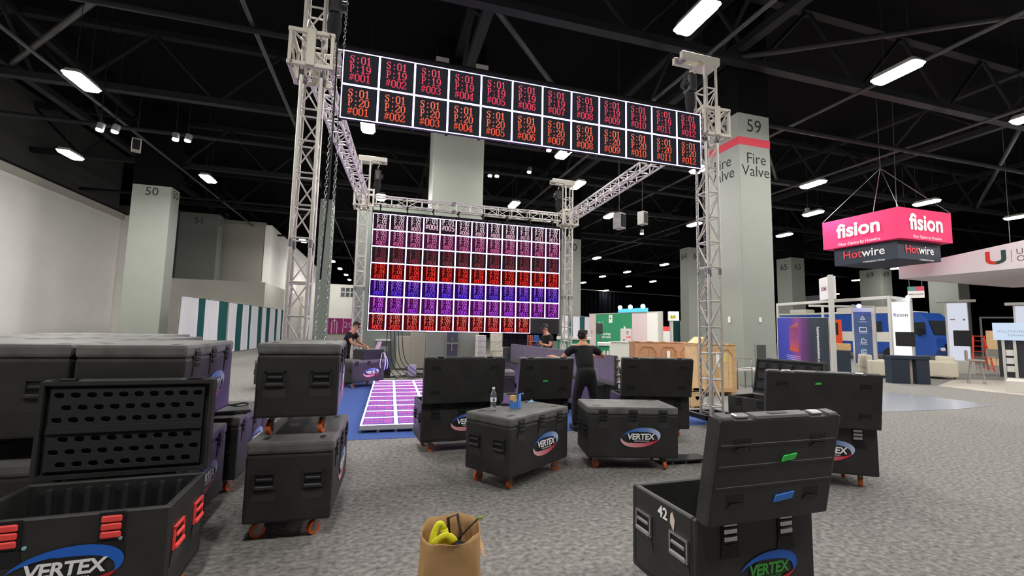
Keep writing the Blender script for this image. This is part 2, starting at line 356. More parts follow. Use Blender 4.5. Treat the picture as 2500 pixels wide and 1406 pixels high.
def col_px(xl, xr, yt, xleft, T, label, num, W=None, dep=1.0, size=.5, m=greym, numz=.55):
    p = at_z(xl, yt, T); q = at_y(xr, yt, p.y)
    return column(min(p.x, q.x), max(p.x, q.x), p.y, p.y+dep, T, label, num, size=size, m=m, numz=numz)
col_px(1680, 1722, 603, 1653, 8.8, 'grey column marked 64 beyond the green booth', '64', dep=1.1, size=.75, numz=.75)
col_px(1931, 1963, 628, 1902, 8.8, 'grey column marked 65 above the tall white booth frame', '65', dep=1.6, size=.8, numz=.85)
col_px(2150, 2176, 655, 2113, 8.8, 'grey column marked 69 behind the icon banner', '69', dep=2.2, size=.8, numz=.6)
col_px(2335, 2362, 640, 2298, 8.8, 'plain grey column under the white hanging canopy', None, dep=2.4)
col_px(1376, 1419, 581, 1376, 8.8, 'grey column marked 60 right of the back screen', '60', dep=1.1, size=.8, numz=.7)
p = at_z(332, 450, 8.8); q = at_z(418, 453, 8.8)
column(p.x, q.x, 20.9, 21.9, 8.75, 'pale grey column marked 50 in front of the left wall corner', '50', size=.62, numz=.35)
p = at_y(440, 516, 33.5); q = at_y(536, 520, 33.5)
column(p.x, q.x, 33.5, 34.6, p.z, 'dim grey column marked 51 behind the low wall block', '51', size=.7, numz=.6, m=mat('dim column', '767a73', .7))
p = at_y(1058, 400, 10.6); q = at_y(1181, 400, 10.6)
cc, W, D = column(p.x, q.x, 10.6, 12.2, 11.9, 'broad grey centre column rising behind the back screen', None)
for s in (-1, 1): MB().box(s*(W-.2)-.25, s*(W-.2)+.25, -D-.15, D, 11.9, 12.25).build('capital_block', wallg, cc)
# service niche in the foot of the centre column
m = MB(); m.box(-.28, .22, -D-.03, -D-.004, 0, 2.1, 0); m.box(-.24, .18, -D-.035, -D-.02, 0, 2.05, 1)
m.tube((-.05, -D-.07, .75), (-.05, -D-.07, 1.0), .02, mi=2); m.tube((-.05, -D-.07, 1.1), (-.05, -D-.07, 1.25), .02, mi=2); m.box(-.24, .18, -D-.05, -D-.03, .98, 1.05, 0)
m.build('service_door', [greym, mat('niche violet grey', (.09, .09, .12), .6), chrome], cc, (.0, 0, 0))
p = at_y(783, 485, 15.0); q = at_y(812, 485, 15.0)
column(p.x, q.x, 15.0, 16.2, p.z, 'narrow grey green column behind the front left tower', None, m=mat('column green', '6e776e', .6))
# grey service wall behind the back screen
p = at_y(862, 700, 10.8); q = at_y(1042, 900, 10.8)
t = thing('service_wall', 'low grey green service wall behind the left end of the back screen', 'wall', ((p.x+q.x)/2, 10.9, 0)); hw = (q.x-p.x)/2; zt_ = at_y(980, 508, 10.8).z
MB().box(-hw, hw, 0, .25, 0, zt_).build('wall_panel', mat('service wall green', '7d867c', .65), t)
for xl, xr, yt in ((969, 1000, 820), (1003, 1037, 812)):
    a = at_y(xl, yt, 10.8); b = at_y(xr, 900, 10.8)
    MB().bevbox(a.x-t.location.x, b.x-t.location.x, -.07, -.002, .05, a.z, .015, seg=1).build('door_panel', mat('putty panel', 'b9b5a4', .6), t)
a = at_y(917, 829, 10.8); b = at_y(954, 829, 10.8)
MB().box(a.x-t.location.x, b.x-t.location.x, -.3, 0, a.z-.03, a.z+.02).build('shelf', white, t)
a = at_y(920, 845, 10.8); b = at_y(945, 890, 10.8)
m = MB(); m.bevbox(a.x-t.location.x, b.x-t.location.x, -.12, 0, b.z, a.z, .02); m.build('meter_box', mat('meter grey', 'a9a9ad', .5), t)

# ------------------------------------------------------------ trusses
TS = .305
_tm = {}
def shared(key, mb, name, m, parent, loc, rot=(0, 0, 0)):
    if key not in _tm: o = mb().build(name, m, parent, loc, rot); _tm[key] = o.data; return o
    return link(name, _tm[key], parent, loc, rot)
def truss(t, L_, first=.08, bay=.46, sec=2.0):
    """box truss along local z of the parent"""
    h = TS/2-.025
    for sx in (-1, 1):
        for sy in (-1, 1):
            MB().tube((0, 0, 0), (0, 0, L_), .025, n=10).build('chord', alu, t, (sx*h, sy*h, 0))
    z = first; k = 0; secn = 0
    faces = ((0, -h, 0), (h, 0, PI/2), (0, h, PI), (-h, 0, -PI/2))
    while z < L_-.05:
        for fx, fy, rz in faces:
            shared('rung', lambda: MB().tube((-h, 0, 0), (h, 0, 0), .014, n=8), 'rung', alu, t, (fx, fy, z), (0, 0, rz))
        nz = z+bay; secn += bay
        if nz > L_-.05: break
        for i, (fx, fy, rz) in enumerate(faces):
            kk = (k+i) % 2
            shared('diag%d' % kk, lambda: MB().tube((-h if kk else h, 0, .02), (h if kk else -h, 0, bay-.02), .0115, n=8), 'diagonal_brace', alu, t, (fx, fy, z), (0, 0, rz))
        z = nz; k += 1
        if secn > sec:
            secn = 0
            for sx in (-1, 1):
                for sy in (-1, 1):
                    shared('coup', lambda: MB().tube((0, 0, -.0), (0, 0, .11), .031, n=10), 'coupler', zinc, t, (sx*h, sy*h, z+.02))
            z += .15
# towers
TZ = 6.5
towers = [(-.42, .30, 'front left', 'tall silver truss tower left of the front screen', 1), (6.37, .30, 'front right', 'silver truss tower right of the front screen, beside the wooden crates', -1),
          (.02, 7.57, 'back left', 'silver truss tower behind the man at the laptop', 1), (6.70, 7.57, 'back right', 'silver truss tower right of the back screen', -1)]
RZ = 5.42
for tx, ty, pos, lab, inn in towers:
    t = thing('truss_tower', lab, 'truss tower', (tx, ty, 0), 0, 'four truss towers'); sub = t
    up = bpy.data.objects.new('mast', None)
    truss(t, TZ, first=.2)
    for o in t.children: o.location.z += .12
    # wheeled base with outriggers
    m = MB(); m.box(-.35, .35, -.35, -.27, .12, .2); m.box(-.35, .35, .27, .35, .12, .2); m.box(-.35, -.27, -.35, .35, .12, .2); m.box(.27, .35, -.35, .35, .12, .2); m.box(-.27, .27, -.04, .04, .12, .19); m.box(-.04, .04, -.27, .27, .12, .19)
    m.build('base_frame', blk2, t)
    for sx in (-1, 1):
        for sy in (-1, 1):
            m = MB(); m.tube((sx*.31, sy*.31-.02, .05), (sx*.31, sy*.31+.02, .05), .05, n=12); m.tube((sx*.31, sy*.31, .09), (sx*.31, sy*.31, .13), .03); m.build('castor', zinc, t)
    # head block with sheave beams
    a, b = (-.22, .62) if inn > 0 else (-.62, .22)
    m = MB(); m.bevbox(a, b, -.15, -.07, TZ+.12, TZ+.25, .008, seg=1); m.bevbox(a, b, .07, .15, TZ+.12, TZ+.25, .008, seg=1); m.box(-.19, .19, -.16, .16, TZ+.08, TZ+.12); m.build('head_block', alup, t)
    m = MB(); m.tube((inn*.5, -.06, TZ+.19), (inn*.5, .06, TZ+.19), .07, n=14); m.tube((-inn*.1, -.06, TZ+.19), (-inn*.1, .06, TZ+.19), .06, n=14); m.build('sheave', zinc, t)
    # sleeve block around the tower
    s = thing('sleeve_block', 'square silver sleeve frame clamped round the '+pos+' tower', 'truss sleeve', (tx, ty, RZ), 0, 'sleeve blocks')
    e = .27; hh = .24
    for zz in (-hh, hh):
        m = MB()
        for yy in (-e, e): m.bevbox(-e-.03, e+.03, yy-.025, yy+.025, zz-.03, zz+.03, .006, seg=1)
        for xx in (-e, e): m.bevbox(xx-.025, xx+.025, -e, e, zz-.03, zz+.03, .006, seg=1)
        m.build('ring_frame', alup, s)
    for sx in (-1, 1):
        for sy in (-1, 1):
            MB().box(sx*e-.02, sx*e+.02, sy*e-.02, sy*e+.02, -hh, hh).build('corner_post', alup, s)
            MB().tube((sx*(e-.03), sy*(e+.07), hh-.02 if sx > 0 else -hh), (sx*(e-.03), sy*(e-.12), (hh-.02 if sx > 0 else -hh)), .014, n=8).build('clamp_bolt', zinc, s)
    for sy in (-1, 1):
        MB().tube((-e, sy*e, hh), (e, sy*e, -hh), .016, n=8).build('cross_brace', alup, s)
        MB().bevbox(-.06, .06, sy*(e+.03)-.006, sy*(e+.03)+.006, -hh-.02, hh+.05, .01, seg=1).build('side_plate', alup, s)
    for sx in (-1, 1): MB().tube((sx*e, -e, hh), (sx*e, e, -hh), .016, n=8).build('cross_brace', alup, s)
    # chain hoist hanging from the head block
    h_ = thing('chain_hoist', 'black chain hoist hanging from the head of the '+pos+' tower', 'chain hoist', (tx+(.27 if pos == 'front left' else inn*.36), ty-(.20 if pos == 'front left' else .02), TZ-.42), 0, 'chain hoists')
    m = MB(); m.bevbox(-.09, .09, -.10, .10, -.05, .30, .04); m.tube((-.05, -.0, .1), (.16*inn, 0, .1), .075, n=14); m.build('motor_body', mat('hoist black', (.018, .018, .02), .4), h_)
    m = MB(); m.ball((0, 0, -.2), .10, .085, .26, n=14); m.build('chain_bag', mat('chain bag cloth', (.02, .02, .022), .95), h_)
    m = MB(); m.path([(0, 0, .3), (0, 0, .40), (.04, 0, .46), (0, 0, .51), (-.03, 0, .47)], .014); m.build('hook', chrome, h_)
# horizontal trusses of the ring
def htruss(p, q, label, ends=.2):
    p = Vector(p); q = Vector(q); d = (q-p); L_ = d.length-2*ends; d.normalize(); p0 = p+d*ends
    t = thing('truss_beam', label, 'truss beam', p0, 0, 'horizontal truss beams'); ang = math.atan2(d.y, d.x)
    t.rotation_euler = (0, PI/2, ang)
    truss(t, L_, first=.05, bay=.46)
    return t
T_ = {n: (x, y) for x, y, n, _, _ in towers}
def P3(n): return (T_[n][0], T_[n][1], RZ)
htruss(P3('front left'), P3('back left'), 'silver truss beam running back along the left side', .3)
htruss(P3('front right'), P3('back right'), 'silver truss beam running back along the right side', .3)
htruss(P3('back left'), P3('back right'), 'silver truss beam above the back screen', .3)
htruss(P3('front left'), P3('front right'), 'silver truss beam hidden behind the front screen', .3)

# loose chains
def chain(p, q, label, sag=0):
    p = Vector(p); q = Vector(q); n = int((p-q).length/.055); m = MB()
    link_pts = [(math.cos(a)*.011, math.sin(a)*.022) for a in [2*PI*i/8 for i in range(8)]]
    for i in range(n):
        c = p.lerp(q, i/n); ang = (PI/2 if i % 2 else 0)+.3
        ca, sa = math.cos(ang), math.sin(ang); s = 1.5
        pts = [c+Vector((a*ca*s, a*sa*s, b*s*1.05)) for a, b in link_pts]
        m.path(pts+[pts[0]], .005, n=4)
    o = m.build('load_chain', chrome); return tag(o, label, 'chain', 'hoist chains')
chain((-.10, .12, 6.5), (-.17, .12, .12), 'steel chain hanging beside the front left tower, nearer the tower')
chain((.0, .12, 6.5), (-.05, .12, .12), 'steel chain hanging beside the front left tower, nearer the screen')
o = MB().path([(-.10, .1, 6.1), (-.09, .1, 5), (-.09, .1, 3.5), (-.13, .1, 2.2)], .012).build('power_cable', cable); tag(o, 'black cable hanging with the chains at the front left tower', 'cable')
chain((6.1, .28, 6.1), (6.16, .3, .3), 'steel chain hanging inside the front right tower')
chain((6.24, .26, 5.6), (6.30, .3, .3), 'second steel chain hanging down the front right tower')

# ------------------------------------------------------------ LED screens
GL = {
'0': ["..####..", ".##..##.", "##....##", "##....##", "##....##", "##....##", "##....##", "##....##", "##....##", "##....##", ".##..##.", "..####.."],
'1': ["...##...", "..###...", ".####...", "...##...", "...##...", "...##...", "...##...", "...##...", "...##...", "...##...", "...##...", ".######."],
'2': ["..####..", ".#...##.", "##....##", "##....##", "......##", ".....##.", "....##..", "...##...", "..##....", ".##....#", "##.....#", "########"],
'3': ["..####..", ".#...##.", "##....##", "......##", ".....##.", "...###..", ".....##.", "......##", "......##", "##....##", ".#...##.", "..####.."],
'4': [".....##.", "....###.", "...####.", "..#.##..", ".##.##..", ".#..##..", "##..##..", "#...##..", "########", "....##..", "....##..", "..######"],
'5': [".######.", ".#......", ".#......", ".#......", ".#####..", ".##..##.", "......##", "......##", "......##", "##....##", ".#...##.", "..####.."],
'6': ["...####.", "..##..##", ".##.....", "##......", "##.###..", "###..##.", "##....##", "##....##", "##....##", "##....##", ".##..##.", "..####.."],
'7': ["########", "##....##", "#.....##", ".....##.", ".....#..", "....##..", "....##..", "...##...", "...##...", "...##...", "...##...", "...##..."],
'8': ["..####..", ".##..##.", "##....##", "##....##", ".##..##.", "..####..", ".##..##.", "##....##", "##....##", "##....##", ".##..##.", "..####.."],
'9': ["..####..", ".##..##.", "##....##", "##....##", "##....##", "##....##", ".##..###", "..###.##", "......##", ".....##.", "##..##..", ".####..."],
'S': ["..###.#.", ".#...##.", "##....#.", "##......", ".###....", "..####..", "....###.", ".....##.", "#....##.", "##...##.", "###..#..", "#.###..."],
'P': ["######..", ".##..##.", ".##...#.", ".##...##", ".##...#.", ".##..##.", ".#####..", ".##.....", ".##.....", ".##.....", ".##.....", "####...."],
'#': ["...#..#.", "...#..#.", "..#..#..", "########", "..#..#..", "..#..#..", ".#..#...", "########", ".#..#...", ".#..#...", "#..#....", "........"],
':': ["........", "........", "........", "...##...", "...##...", "........", "........", "........", "........", "...##...", "...##...", "........"]}
def pix_text(m, lines, cx, cz, pw, ph, y=-.002, gap=1.5):
    """dot matrix lettering in the x,z plane, pw/ph = pixel size"""
    n = len(lines); H = n*12*ph+(n-1)*gap*ph
    for li, s in enumerate(lines):
        Wd = len(s)*9*pw-pw; z0 = cz+H/2-li*(12+gap)*ph
        for ci, ch in enumerate(s):
            x0 = cx-Wd/2+ci*9*pw
            for r, row in enumerate(GL[ch]):
                c = 0
                while c < 8:
                    if row[c] == '#':
                        e = c
                        while e < 8 and row[e] == '#': e += 1
                        xa, xb = x0+c*pw, x0+e*pw; zb, za = z0-(r+1)*ph, z0-r*ph
                        m.add([(xa, y, zb), (xb, y, zb), (xb, y, za), (xa, y, za)], [(0, 1, 2, 3)]); c = e
                    else: c += 1
    return m
border = emat('led border', (.62, .50, 1.0), 6.5)
borderf = emat('led floor border', (.60, .38, 1.0), 17.0)
def panel_mb(bw=.012, w_=.5, h_=.5, d=.07):
    m = MB(); a, b = w_/2-.001, h_/2-.001
    m.box(-a, a, .004, d, -b, b, 0)
    for x0_, x1_, z0_, z1_ in ((-a, a, b-bw, b), (-a, a, -b, -b+bw), (-a, -a+bw, -b+bw, b-bw), (a-bw, a, -b+bw, b-bw)): m.box(x0_, x1_, 0, .0039, z0_, z1_, 1)
    m.box(-a+bw, a-bw, .001, .0039, -b+bw, b-bw, 2); return m
pback = blk2
# front screen, 12 x 2
fs = thing('led_screen', 'long hanging test screen of two rows of red numbered tiles', 'led screen', (0, 0, 4.477))
bgf = emat('led dark tile', (.019, .021, .026), 1)
bgr = [('r19', [(0, 'f0405c'), (1, 'f2566e')]), ('r20', [(0, 'ff5a3c'), (1, 'ff7a60')])]
me = None
for r in range(2):
    tm = gmat('text '+bgr[r][0], bgr[r][1], 2, -.15, .15, 1.0)
    for c in range(12):
        if me is None: o = panel_mb().build('led_panel', [pback, border, bgf], fs, (c*.5+.25, 0, .75-r*.5)); me = o.data
        else: o = link('led_panel', me, fs, (c*.5+.25, 0, .75-r*.5))
        m = pix_text(MB(), ['S:01', 'P:%d' % (19+r), '#%03d' % (c+1)], -.01, .0, 0.0082, .0098, y=-.002)
        m.build('panel_text', tm, o)
m = MB(); 
for c in range(13): m.box(c*.5-.02, c*.5+.02, .07, .12, 0, 1.0)
m.box(0, 6, .08, .13, .95, 1.04); m.build('hanging_frame', steelb, fs)
for c in range(6): MB().tube((c+.5, .1, 1.0), (c+.5, .3, 1.08), .015, n=6).build('hanging_bracket', steelb, fs)
# back screen, 12 x 7 with two tiles missing
bs = thing('led_wall', 'large hanging test wall of seven rows of coloured numbered tiles', 'led screen', (.31, 7.284, 1.47))
rows = [('w1', 'fff0f6', 'f0b8cc', (.022, .010, .018), 1.1), ('w2', 'f5a8c8', 'e06aa4', (.05, .008, .03), 1), ('w3', '8e3444', 'a03c50', (.018, .012, .014), 1), ('w4', 'ff4a3c', 'ff3030', (.05, .003, .003), 1.1),
        ('w5', 'b070f0', '5a38e8', (.018, .004, .08), 1.2), ('w6', 'e070f0', 'b040f0', (.05, .006, .055), 1.1), ('w7', 'ff8a78', 'ff4040', (.06, .004, .006), 1.1)]
for r in range(7):
    n_, ct, cb, bg, s_ = rows[r]
    tm = gmat('text '+n_, [(0, cb), (1, ct)], 2, -.18, .18, s_); bgm = emat('led tile '+n_, bg, 1); me = None
    for c in range(12):
        if r == 6 and c > 9: continue
        loc = (c*.5+.25, 0, 3.25-r*.5)
        if me is None: o = panel_mb(.016).build('led_panel', [pback, border, bgm], bs, loc); me = o.data
        else: o = link('led_panel', me, bs, loc)
        if r == 0 and c in (3, 4): pix_text(MB(), ['P:01', '#%03d' % (c+1)], 0, .05, .0110, .0140).build('panel_text', tm, o)
        else: pix_text(MB(), ['S:02', 'P:%02d' % (r+1), '#%03d' % (c+1)], 0.015, .005, .0084, .0114).build('panel_text', tm, o)
for c in (10, 11): MB().box(-.249, .249, .004, .07, -.249, .249).build('blank_panel', mat('unlit led', (.02, .02, .021), .6), bs, (c*.5+.25, 0, .25))
m = MB()
for c in range(13): m.box(c*.5-.02, c*.5+.02, .07, .12, .0, 3.6)
m.box(0, 6, .07, .14, 3.5, 3.6); m.build('hanging_frame', steelb, bs)
for c in range(8):
    m = MB(); m.tube((c*.8+.2, .1, 3.55), (c*.8+.2, .25, 3.8), .02, n=6); m.tube((c*.8+.2, .13, 3.79), (c*.8+.2, .43, 3.79), .03, n=8); m.build('truss_clamp', steelb, bs)
m = MB(); m.box(0, 6, .12, .14, .0, 3.62); m.build('rear_cover', blk2, bs)

# floor screen 10 rows
fl = thing('led_floor', 'glowing pink and white tiled LED dance floor lying on blue carpet', 'led floor', (.46, .70, 0)); fl.rotation_euler = (0, 0, -.02)
bgp = emat('led floor tile', (.22, .13, .42), 1.3); tmp_ = emat('led floor text', (.95, .13, .55), 1.3)
me = mt = None; ph = .575
for r in range(10):
    for c in range(6):
        loc = (c*.52+.26, r*ph+ph/2, .12)
        if me is None:
            m = MB(); a, b = .26, ph/2; bw = .025; m.box(-a, a, -b, b, -.07, -.004, 0)
            for x0_, x1_, y0_, y1_ in ((-a, a, b-bw, b), (-a, a, -b, -b+bw), (-a, -a+bw, -b+bw, b-bw), (a-bw, a, -b+bw, b-bw)): m.box(x0_, x1_, y0_, y1_, -.004, 0, 1)
            m.box(-a+bw, a-bw, -b+bw, b-bw, -.004, -.001, 2)
            o = m.build('led_panel', [alup, borderf, bgp], fl, loc); me = o.data
        else: o = link('led_panel', me, fl, loc)
        m = pix_text(MB(), ['S:03', 'P:%02d' % (10-r), '#%03d' % (c+1)], 0, 0, .0098, .0105, y=-.002)
        m.v = [(-z, x, .002) for x, y, z in m.v]; m.f = [tuple(f_) for f_ in m.f]
        m.build('panel_text', tmp_, o)
for c in range(13): MB().box(c*.26-.02, c*.26+.02, -.005, .05, .0, .05).build('foot', zinc, fl)
m = MB(); m.box(0, 3.12, .03, 10*ph-.02, .03, .05); m.build('sub_frame', zinc, fl)
o = MB().box(-1.6, 5.4, -.45, 6.6, 0, .004).build('blue_carpet', mat('blue carpet', '34508f', .95, noise=.2, nscale=40), None, (1.3, .75, 0), (0, 0, -.01)); tag(o, 'blue carpet laid under the glowing LED floor', 'carpet')
o = MB().path([(-.45+.14*math.cos(a*.9)*(1+.2*math.sin(a*3)), 3.15+.22*math.sin(a), .03+.008*math.sin(a*5)) for a in [i*.45 for i in range(42)]], .012).build('cable_coil', cable); tag(o, 'small black coil of cable on the blue carpet', 'cable')

# ------------------------------------------------------------ flight cases
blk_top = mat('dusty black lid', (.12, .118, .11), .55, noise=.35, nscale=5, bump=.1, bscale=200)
logo_blue = gmat('logo blue', [(0, 'c9d4ea'), (.45, '6d8fc8'), (1, '2f62b8')], 0, .25, -.12, 1, False)
logo_pink = gmat('logo pink', [(0, 'e8b4bd'), (1, 'c8283c')], 0, -.25, .15, 1, False)
lb2 = mat('logo blue plain', '1f63c8', .5); lr2 = mat('logo red plain', 'c21f2c', .5)
def logo_mb(s=1.0, tilt=8, txt=True):
    m = MB(); ca, sa = math.cos(R(tilt)), math.sin(R(tilt)); a, b = .235*s, .108*s; n = 28
    def pt(x, z): return (x*ca-z*sa, x*sa+z*ca)
    m.prism([pt(.155*s*math.cos(2*PI*i/24), .078*s*math.sin(2*PI*i/24)) for i in range(24)], -.0012, 0, 2)
    for mi, t0, t1, pk in ((0, 158, -38, .60), (1, 165, 335, .42)):
        vs = []
        for i in range(n+1):
            u = i/n; th = R(t0+(t1-t0)*u); k = .40*(math.sin(PI*min(1, max(0, u)))**.9)*(1.15 if u > .3 else 1)
            vs.append((*pt(a*math.cos(th), b*math.sin(th)), 0)); vs.append((*pt(a*math.cos(th)*(1-k*.75), b*math.sin(th)*(1-k)), 0))
        vs = [(x, -.0015, z) for x, z, _ in vs]
        fs = [(2*i, 2*i+1, 2*i+3, 2*i+2) if mi == 1 else (2*i, 2*i+2, 2*i+3, 2*i+1) for i in range(n)]
        m.add(vs, fs, mi)
    if txt:
        m.text('VERTEX', .092*s, (0, -.002, .006*s), 3, bold=.028, depth=.001, shear=.12, track=.95)
        m.text('VERTEXLED.COM', .022*s, (.01*s, -.002, -.042*s), 3, depth=.001, track=1.05)
    return m
_lg = {}
def add_logo(parent, loc, rot=(0, 0, 0), s=1.0, plain=False, tcol=None):
    m = logo_mb(s)
    return m.build('logo', [lb2 if plain else logo_blue, lr2 if plain else logo_pink, mat('logo black', (.008, .008, .01), .4), tcol or whitet], parent, loc, rot)
def latch_mb(w_=.085, hh=.115):
    m = MB(); m.box(-w_/2-.012, w_/2+.012, -.004, 0, -.075, .06, 1)
    for k in range(3):
        z = .045-k*.038; m.bevbox(-w_/2, w_/2, -.015, -.003, z-.033, z, .006, 0, seg=1)
    m.add([(-w_/2-.01, -.004, -.078), (w_/2+.01, -.004, -.078), (w_/2+.022, -.001, -.15), (-w_/2-.022, -.001, -.15), (-w_/2-.01, .0, -.078), (w_/2+.01, 0, -.078)], [(0, 3, 2, 1), (0, 1, 5, 4)], 1)
    return m
def handle_mb(wd=.15, h=.12):
    m = MB(); m.box(-wd/2, wd/2, -.003, 0, -h/2, h/2, 1)
    for x0_, x1_, z0_, z1_ in ((-wd/2, wd/2, h/2-.012, h/2), (-wd/2, -wd/2+.012, -h/2, h/2), (wd/2-.012, wd/2, -h/2, h/2)): m.box(x0_, x1_, -.012, 0, z0_, z1_, 0)
    m.bevbox(-wd/2+.01, wd/2-.01, -.024, -.004, -h/2+.0, -h/2+.03, .008, 0, seg=1); m.bevbox(-wd/2+.02, wd/2-.02, -.02, -.004, .0, .022, .006, 0, seg=1)
    m.add([(-wd/2, -.004, -h/2-.01), (wd/2, -.004, -h/2-.01), (wd/2+.01, -.001, -h/2-.085), (-wd/2-.01, -.001, -h/2-.085)], [(0, 3, 2, 1)], 2)
    return m
scoop = mat('lighter scoop plastic', (.032, .032, .031), .6)  # lighter tone for sloped scoops, also paints the highlight in the lid pockets
def caster_parts(t, x, y, ang, big=1.0, wm=None):
    M_ = Matrix.Translation((x, y, 0)) @ Matrix.Rotation(ang, 4, 'Z')
    m = MB(); m.box(-.035, .035, -.035, .035, .125, .14, M=M_); m.tube((0, 0, .1), (0, 0, .13), .02, M=M_)
    for s in (-1, 1): m.add([(s*.022, -.02, .115), (s*.022, .03, .115), (s*.022, .045, .05), (s*.022, .02, .04), (s*.018, -.02, .115), (s*.018, .03, .115), (s*.018, .045, .05), (s*.018, .02, .04)], [(0, 1, 2, 3), (7, 6, 5, 4), (0, 4, 5, 1), (2, 6, 7, 3), (1, 5, 6, 2), (3, 7, 4, 0)], M=M_)
    c = m.build('castor', zinc, t)
    m = MB(); m.tube((-.016, .03, .052), (.016, .03, .052), .052, n=20, mi=0, M=M_); m.tube((-.018, .03, .052), (.018, .03, .052), .03, n=14, mi=1, M=M_)
    m.build('wheel', [wm or orange, zinc], c)
def hole_plate(w_, h_, rows, cols, rx, rz, y, depth, gap_mid=0):
    """plate in the x,z plane facing -y with staggered oval recesses"""
    m = MB(); rh = (h_-gap_mid)/rows; cw = w_/cols; ns = 10
    for r in range(rows):
        z0_ = -h_/2+r*rh+(gap_mid if r >= rows/2 else 0); off = 0 if r % 2 else .5
        nc = cols if r % 2 else cols-1
        xs = -w_/2+off*cw
        if off:
            m.quad((-w_/2, y, z0_), (xs, y, z0_), (xs, y, z0_+rh), (-w_/2, y, z0_+rh)); m.quad((w_/2-off*cw, y, z0_), (w_/2, y, z0_), (w_/2, y, z0_+rh), (w_/2-off*cw, y, z0_+rh))
        for c in range(nc):
            cx_ = xs+(c+.5)*cw; cz_ = z0_+rh/2
            ov = [(cx_+rx*math.copysign(abs(math.cos(a))**.7, math.cos(a)), cz_+rz*math.copysign(abs(math.sin(a))**.9, math.sin(a))) for a in [2*PI*i/12 for i in range(12)]]
            sq = []
            for i in range(12):
                a = 2*PI*i/12; dx, dz = math.cos(a), math.sin(a); k = min((cw/2)/abs(dx) if abs(dx) > 1e-6 else 9, (rh/2)/abs(dz) if abs(dz) > 1e-6 else 9)
                sq.append((cx_+dx*k, cz_+dz*k))
            cor = [(cx_+sx*cw/2, cz_+sz*rh/2) for sx, sz in ((1, 1), (-1, 1), (-1, -1), (1, -1))]
            vs = [(x, y, z) for x, z in ov]+[(x, y, z) for x, z in sq]+[(x, y+depth, z) for x, z in ov]+[(x, y, z) for x, z in cor]
            fs = [(i, 12+i, 12+(i+1) % 12, (i+1) % 12) for i in range(12)]+[(i, (i+1) % 12, 24+(i+1) % 12, 24+i) for i in range(12)]+[tuple(range(24, 36))]
            for q, (i, j) in enumerate(((1, 2), (4, 5), (7, 8), (10, 11))): fs.append((12+i, 36+q, 12+j))
            m.add(vs, fs, 0)
    if gap_mid: m.box(-w_/2, w_/2, y-.012, y, -gap_mid/2, gap_mid/2, 0)
    return m
def lid_parts(t, W, D, T, loc, rot, lat, hinge_lat=True, tape=None, inner=None, latx=(-.33, .33), bumps=True, ribs=False):
    """lid in closed pose, hinge line along local x at y=0, outer face z=T"""
    m = MB(); e = .022
    m.bevbox(-W/2, W/2, 0, D, T-.03, T, .012, seg=2)
    for x0_, x1_, y0_, y1_ in ((-W/2, W/2, 0, e), (-W/2, W/2, D-e, D), (-W/2, -W/2+e, e, D-e), (W/2-e, W/2, e, D-e)): m.box(x0_, x1_, y0_, y1_, 0, T-.02)
    lid = m.build('lid', blk, t, loc, rot)
    for sx in (-1, 1):
        for y in (.13, D-.13):
            m = MB(); X = sx*(W/2-.15); m.box(X-.055, X+.055, y-.035, y+.035, T, T+.0015, 1)
            m.add([(X-.05, y-.034, T+.002), (X+.05, y-.034, T+.002), (X+.03, y-.008, T+.007), (X-.03, y-.008, T+.007)], [(0, 1, 2, 3)], 0)  # pale wedge: the pocket's highlight put into its colour
            m.build('corner_pocket', [scoop, blk2], lid)
    if ribs:
        for y in (.2, .31, .42): MB().bevbox(-W/2+.02, W/2-.02, y-.008, y+.008, T-.004, T+.003, .003, seg=1).build('rib', blk, lid)
    if bumps:
        for k, (xa, xb) in enumerate(((-W/2+.02, -latx[1]-.07) if False else (-W/2+.01, latx[0]-.06), (latx[0]+.06, latx[1]-.06), (latx[1]+.06, W/2-.01))):
            MB().bevbox(xa, xb, D-.01, D+.012, .004, T-.004, .01, seg=1).build('rim_bumper', blk, lid)
        for x in latx:
            m = MB(); m.bevbox(x-.04, x+.04, D-.002, D+.016, T*.25, T*.75, .005, seg=1); m.build('lid_catch', blk2 if lat is red else lat, lid)
        MB().bevbox(-.06, .06, D+.010, D+.0145, T*.3, T*.62, .003, seg=1).build('grip_slot', blk2, lid)
    if tape:
        for (tx, ty, tw, th, tm, sl) in tape:
            m = MB(); m.add([(tx-tw/2, ty-th/2, T+.008), (tx+tw/2, ty-th/2+sl, T+.008), (tx+tw/2+.01, ty+th/2+sl, T+.008), (tx-tw/2+.01, ty+th/2, T+.008), (tx-tw/2, ty-th/2, T+.001), (tx+tw/2, ty-th/2+sl, T+.001), (tx+tw/2+.01, ty+th/2+sl, T+.001), (tx-tw/2+.01, ty+th/2, T+.001)], [(0, 1, 2, 3), (7, 6, 5, 4), (0, 4, 5, 1), (2, 6, 7, 3), (1, 5, 6, 2), (3, 7, 4, 0)])
            tag(m.build('tape', tm, lid), ('green' if tm is tapeg else 'blue')+' tape strip')
    if inner == 'holes':
        m = hole_plate(W-.1, D-.09, 6, 10, .026, .017, 0, .03, .04)
        m.v = [(x, D/2+z, y+.012) for x, y, z in m.v]
        m.build('foam_insert', foam, lid)
    if inner == 'blocks':
        MB().box(-W/2+e, W/2-e, e, D-e, .02, .03).build('foam_insert', foam, lid)
        for i in range(5):
            for j in range(3):
                X = -W/2+.12+i*(W-.24)/4; Y = .12+j*(D-.24)/2
                m = MB(); m.bevbox(X-.07, X+.07, Y-.05, Y+.05, -.005, .03, .01, seg=1); m.box(X-.02, X+.02, Y-.03, Y+.03, -.007, -.004, 1); m.build('foam_block', [foam, blk2], lid)
    return lid
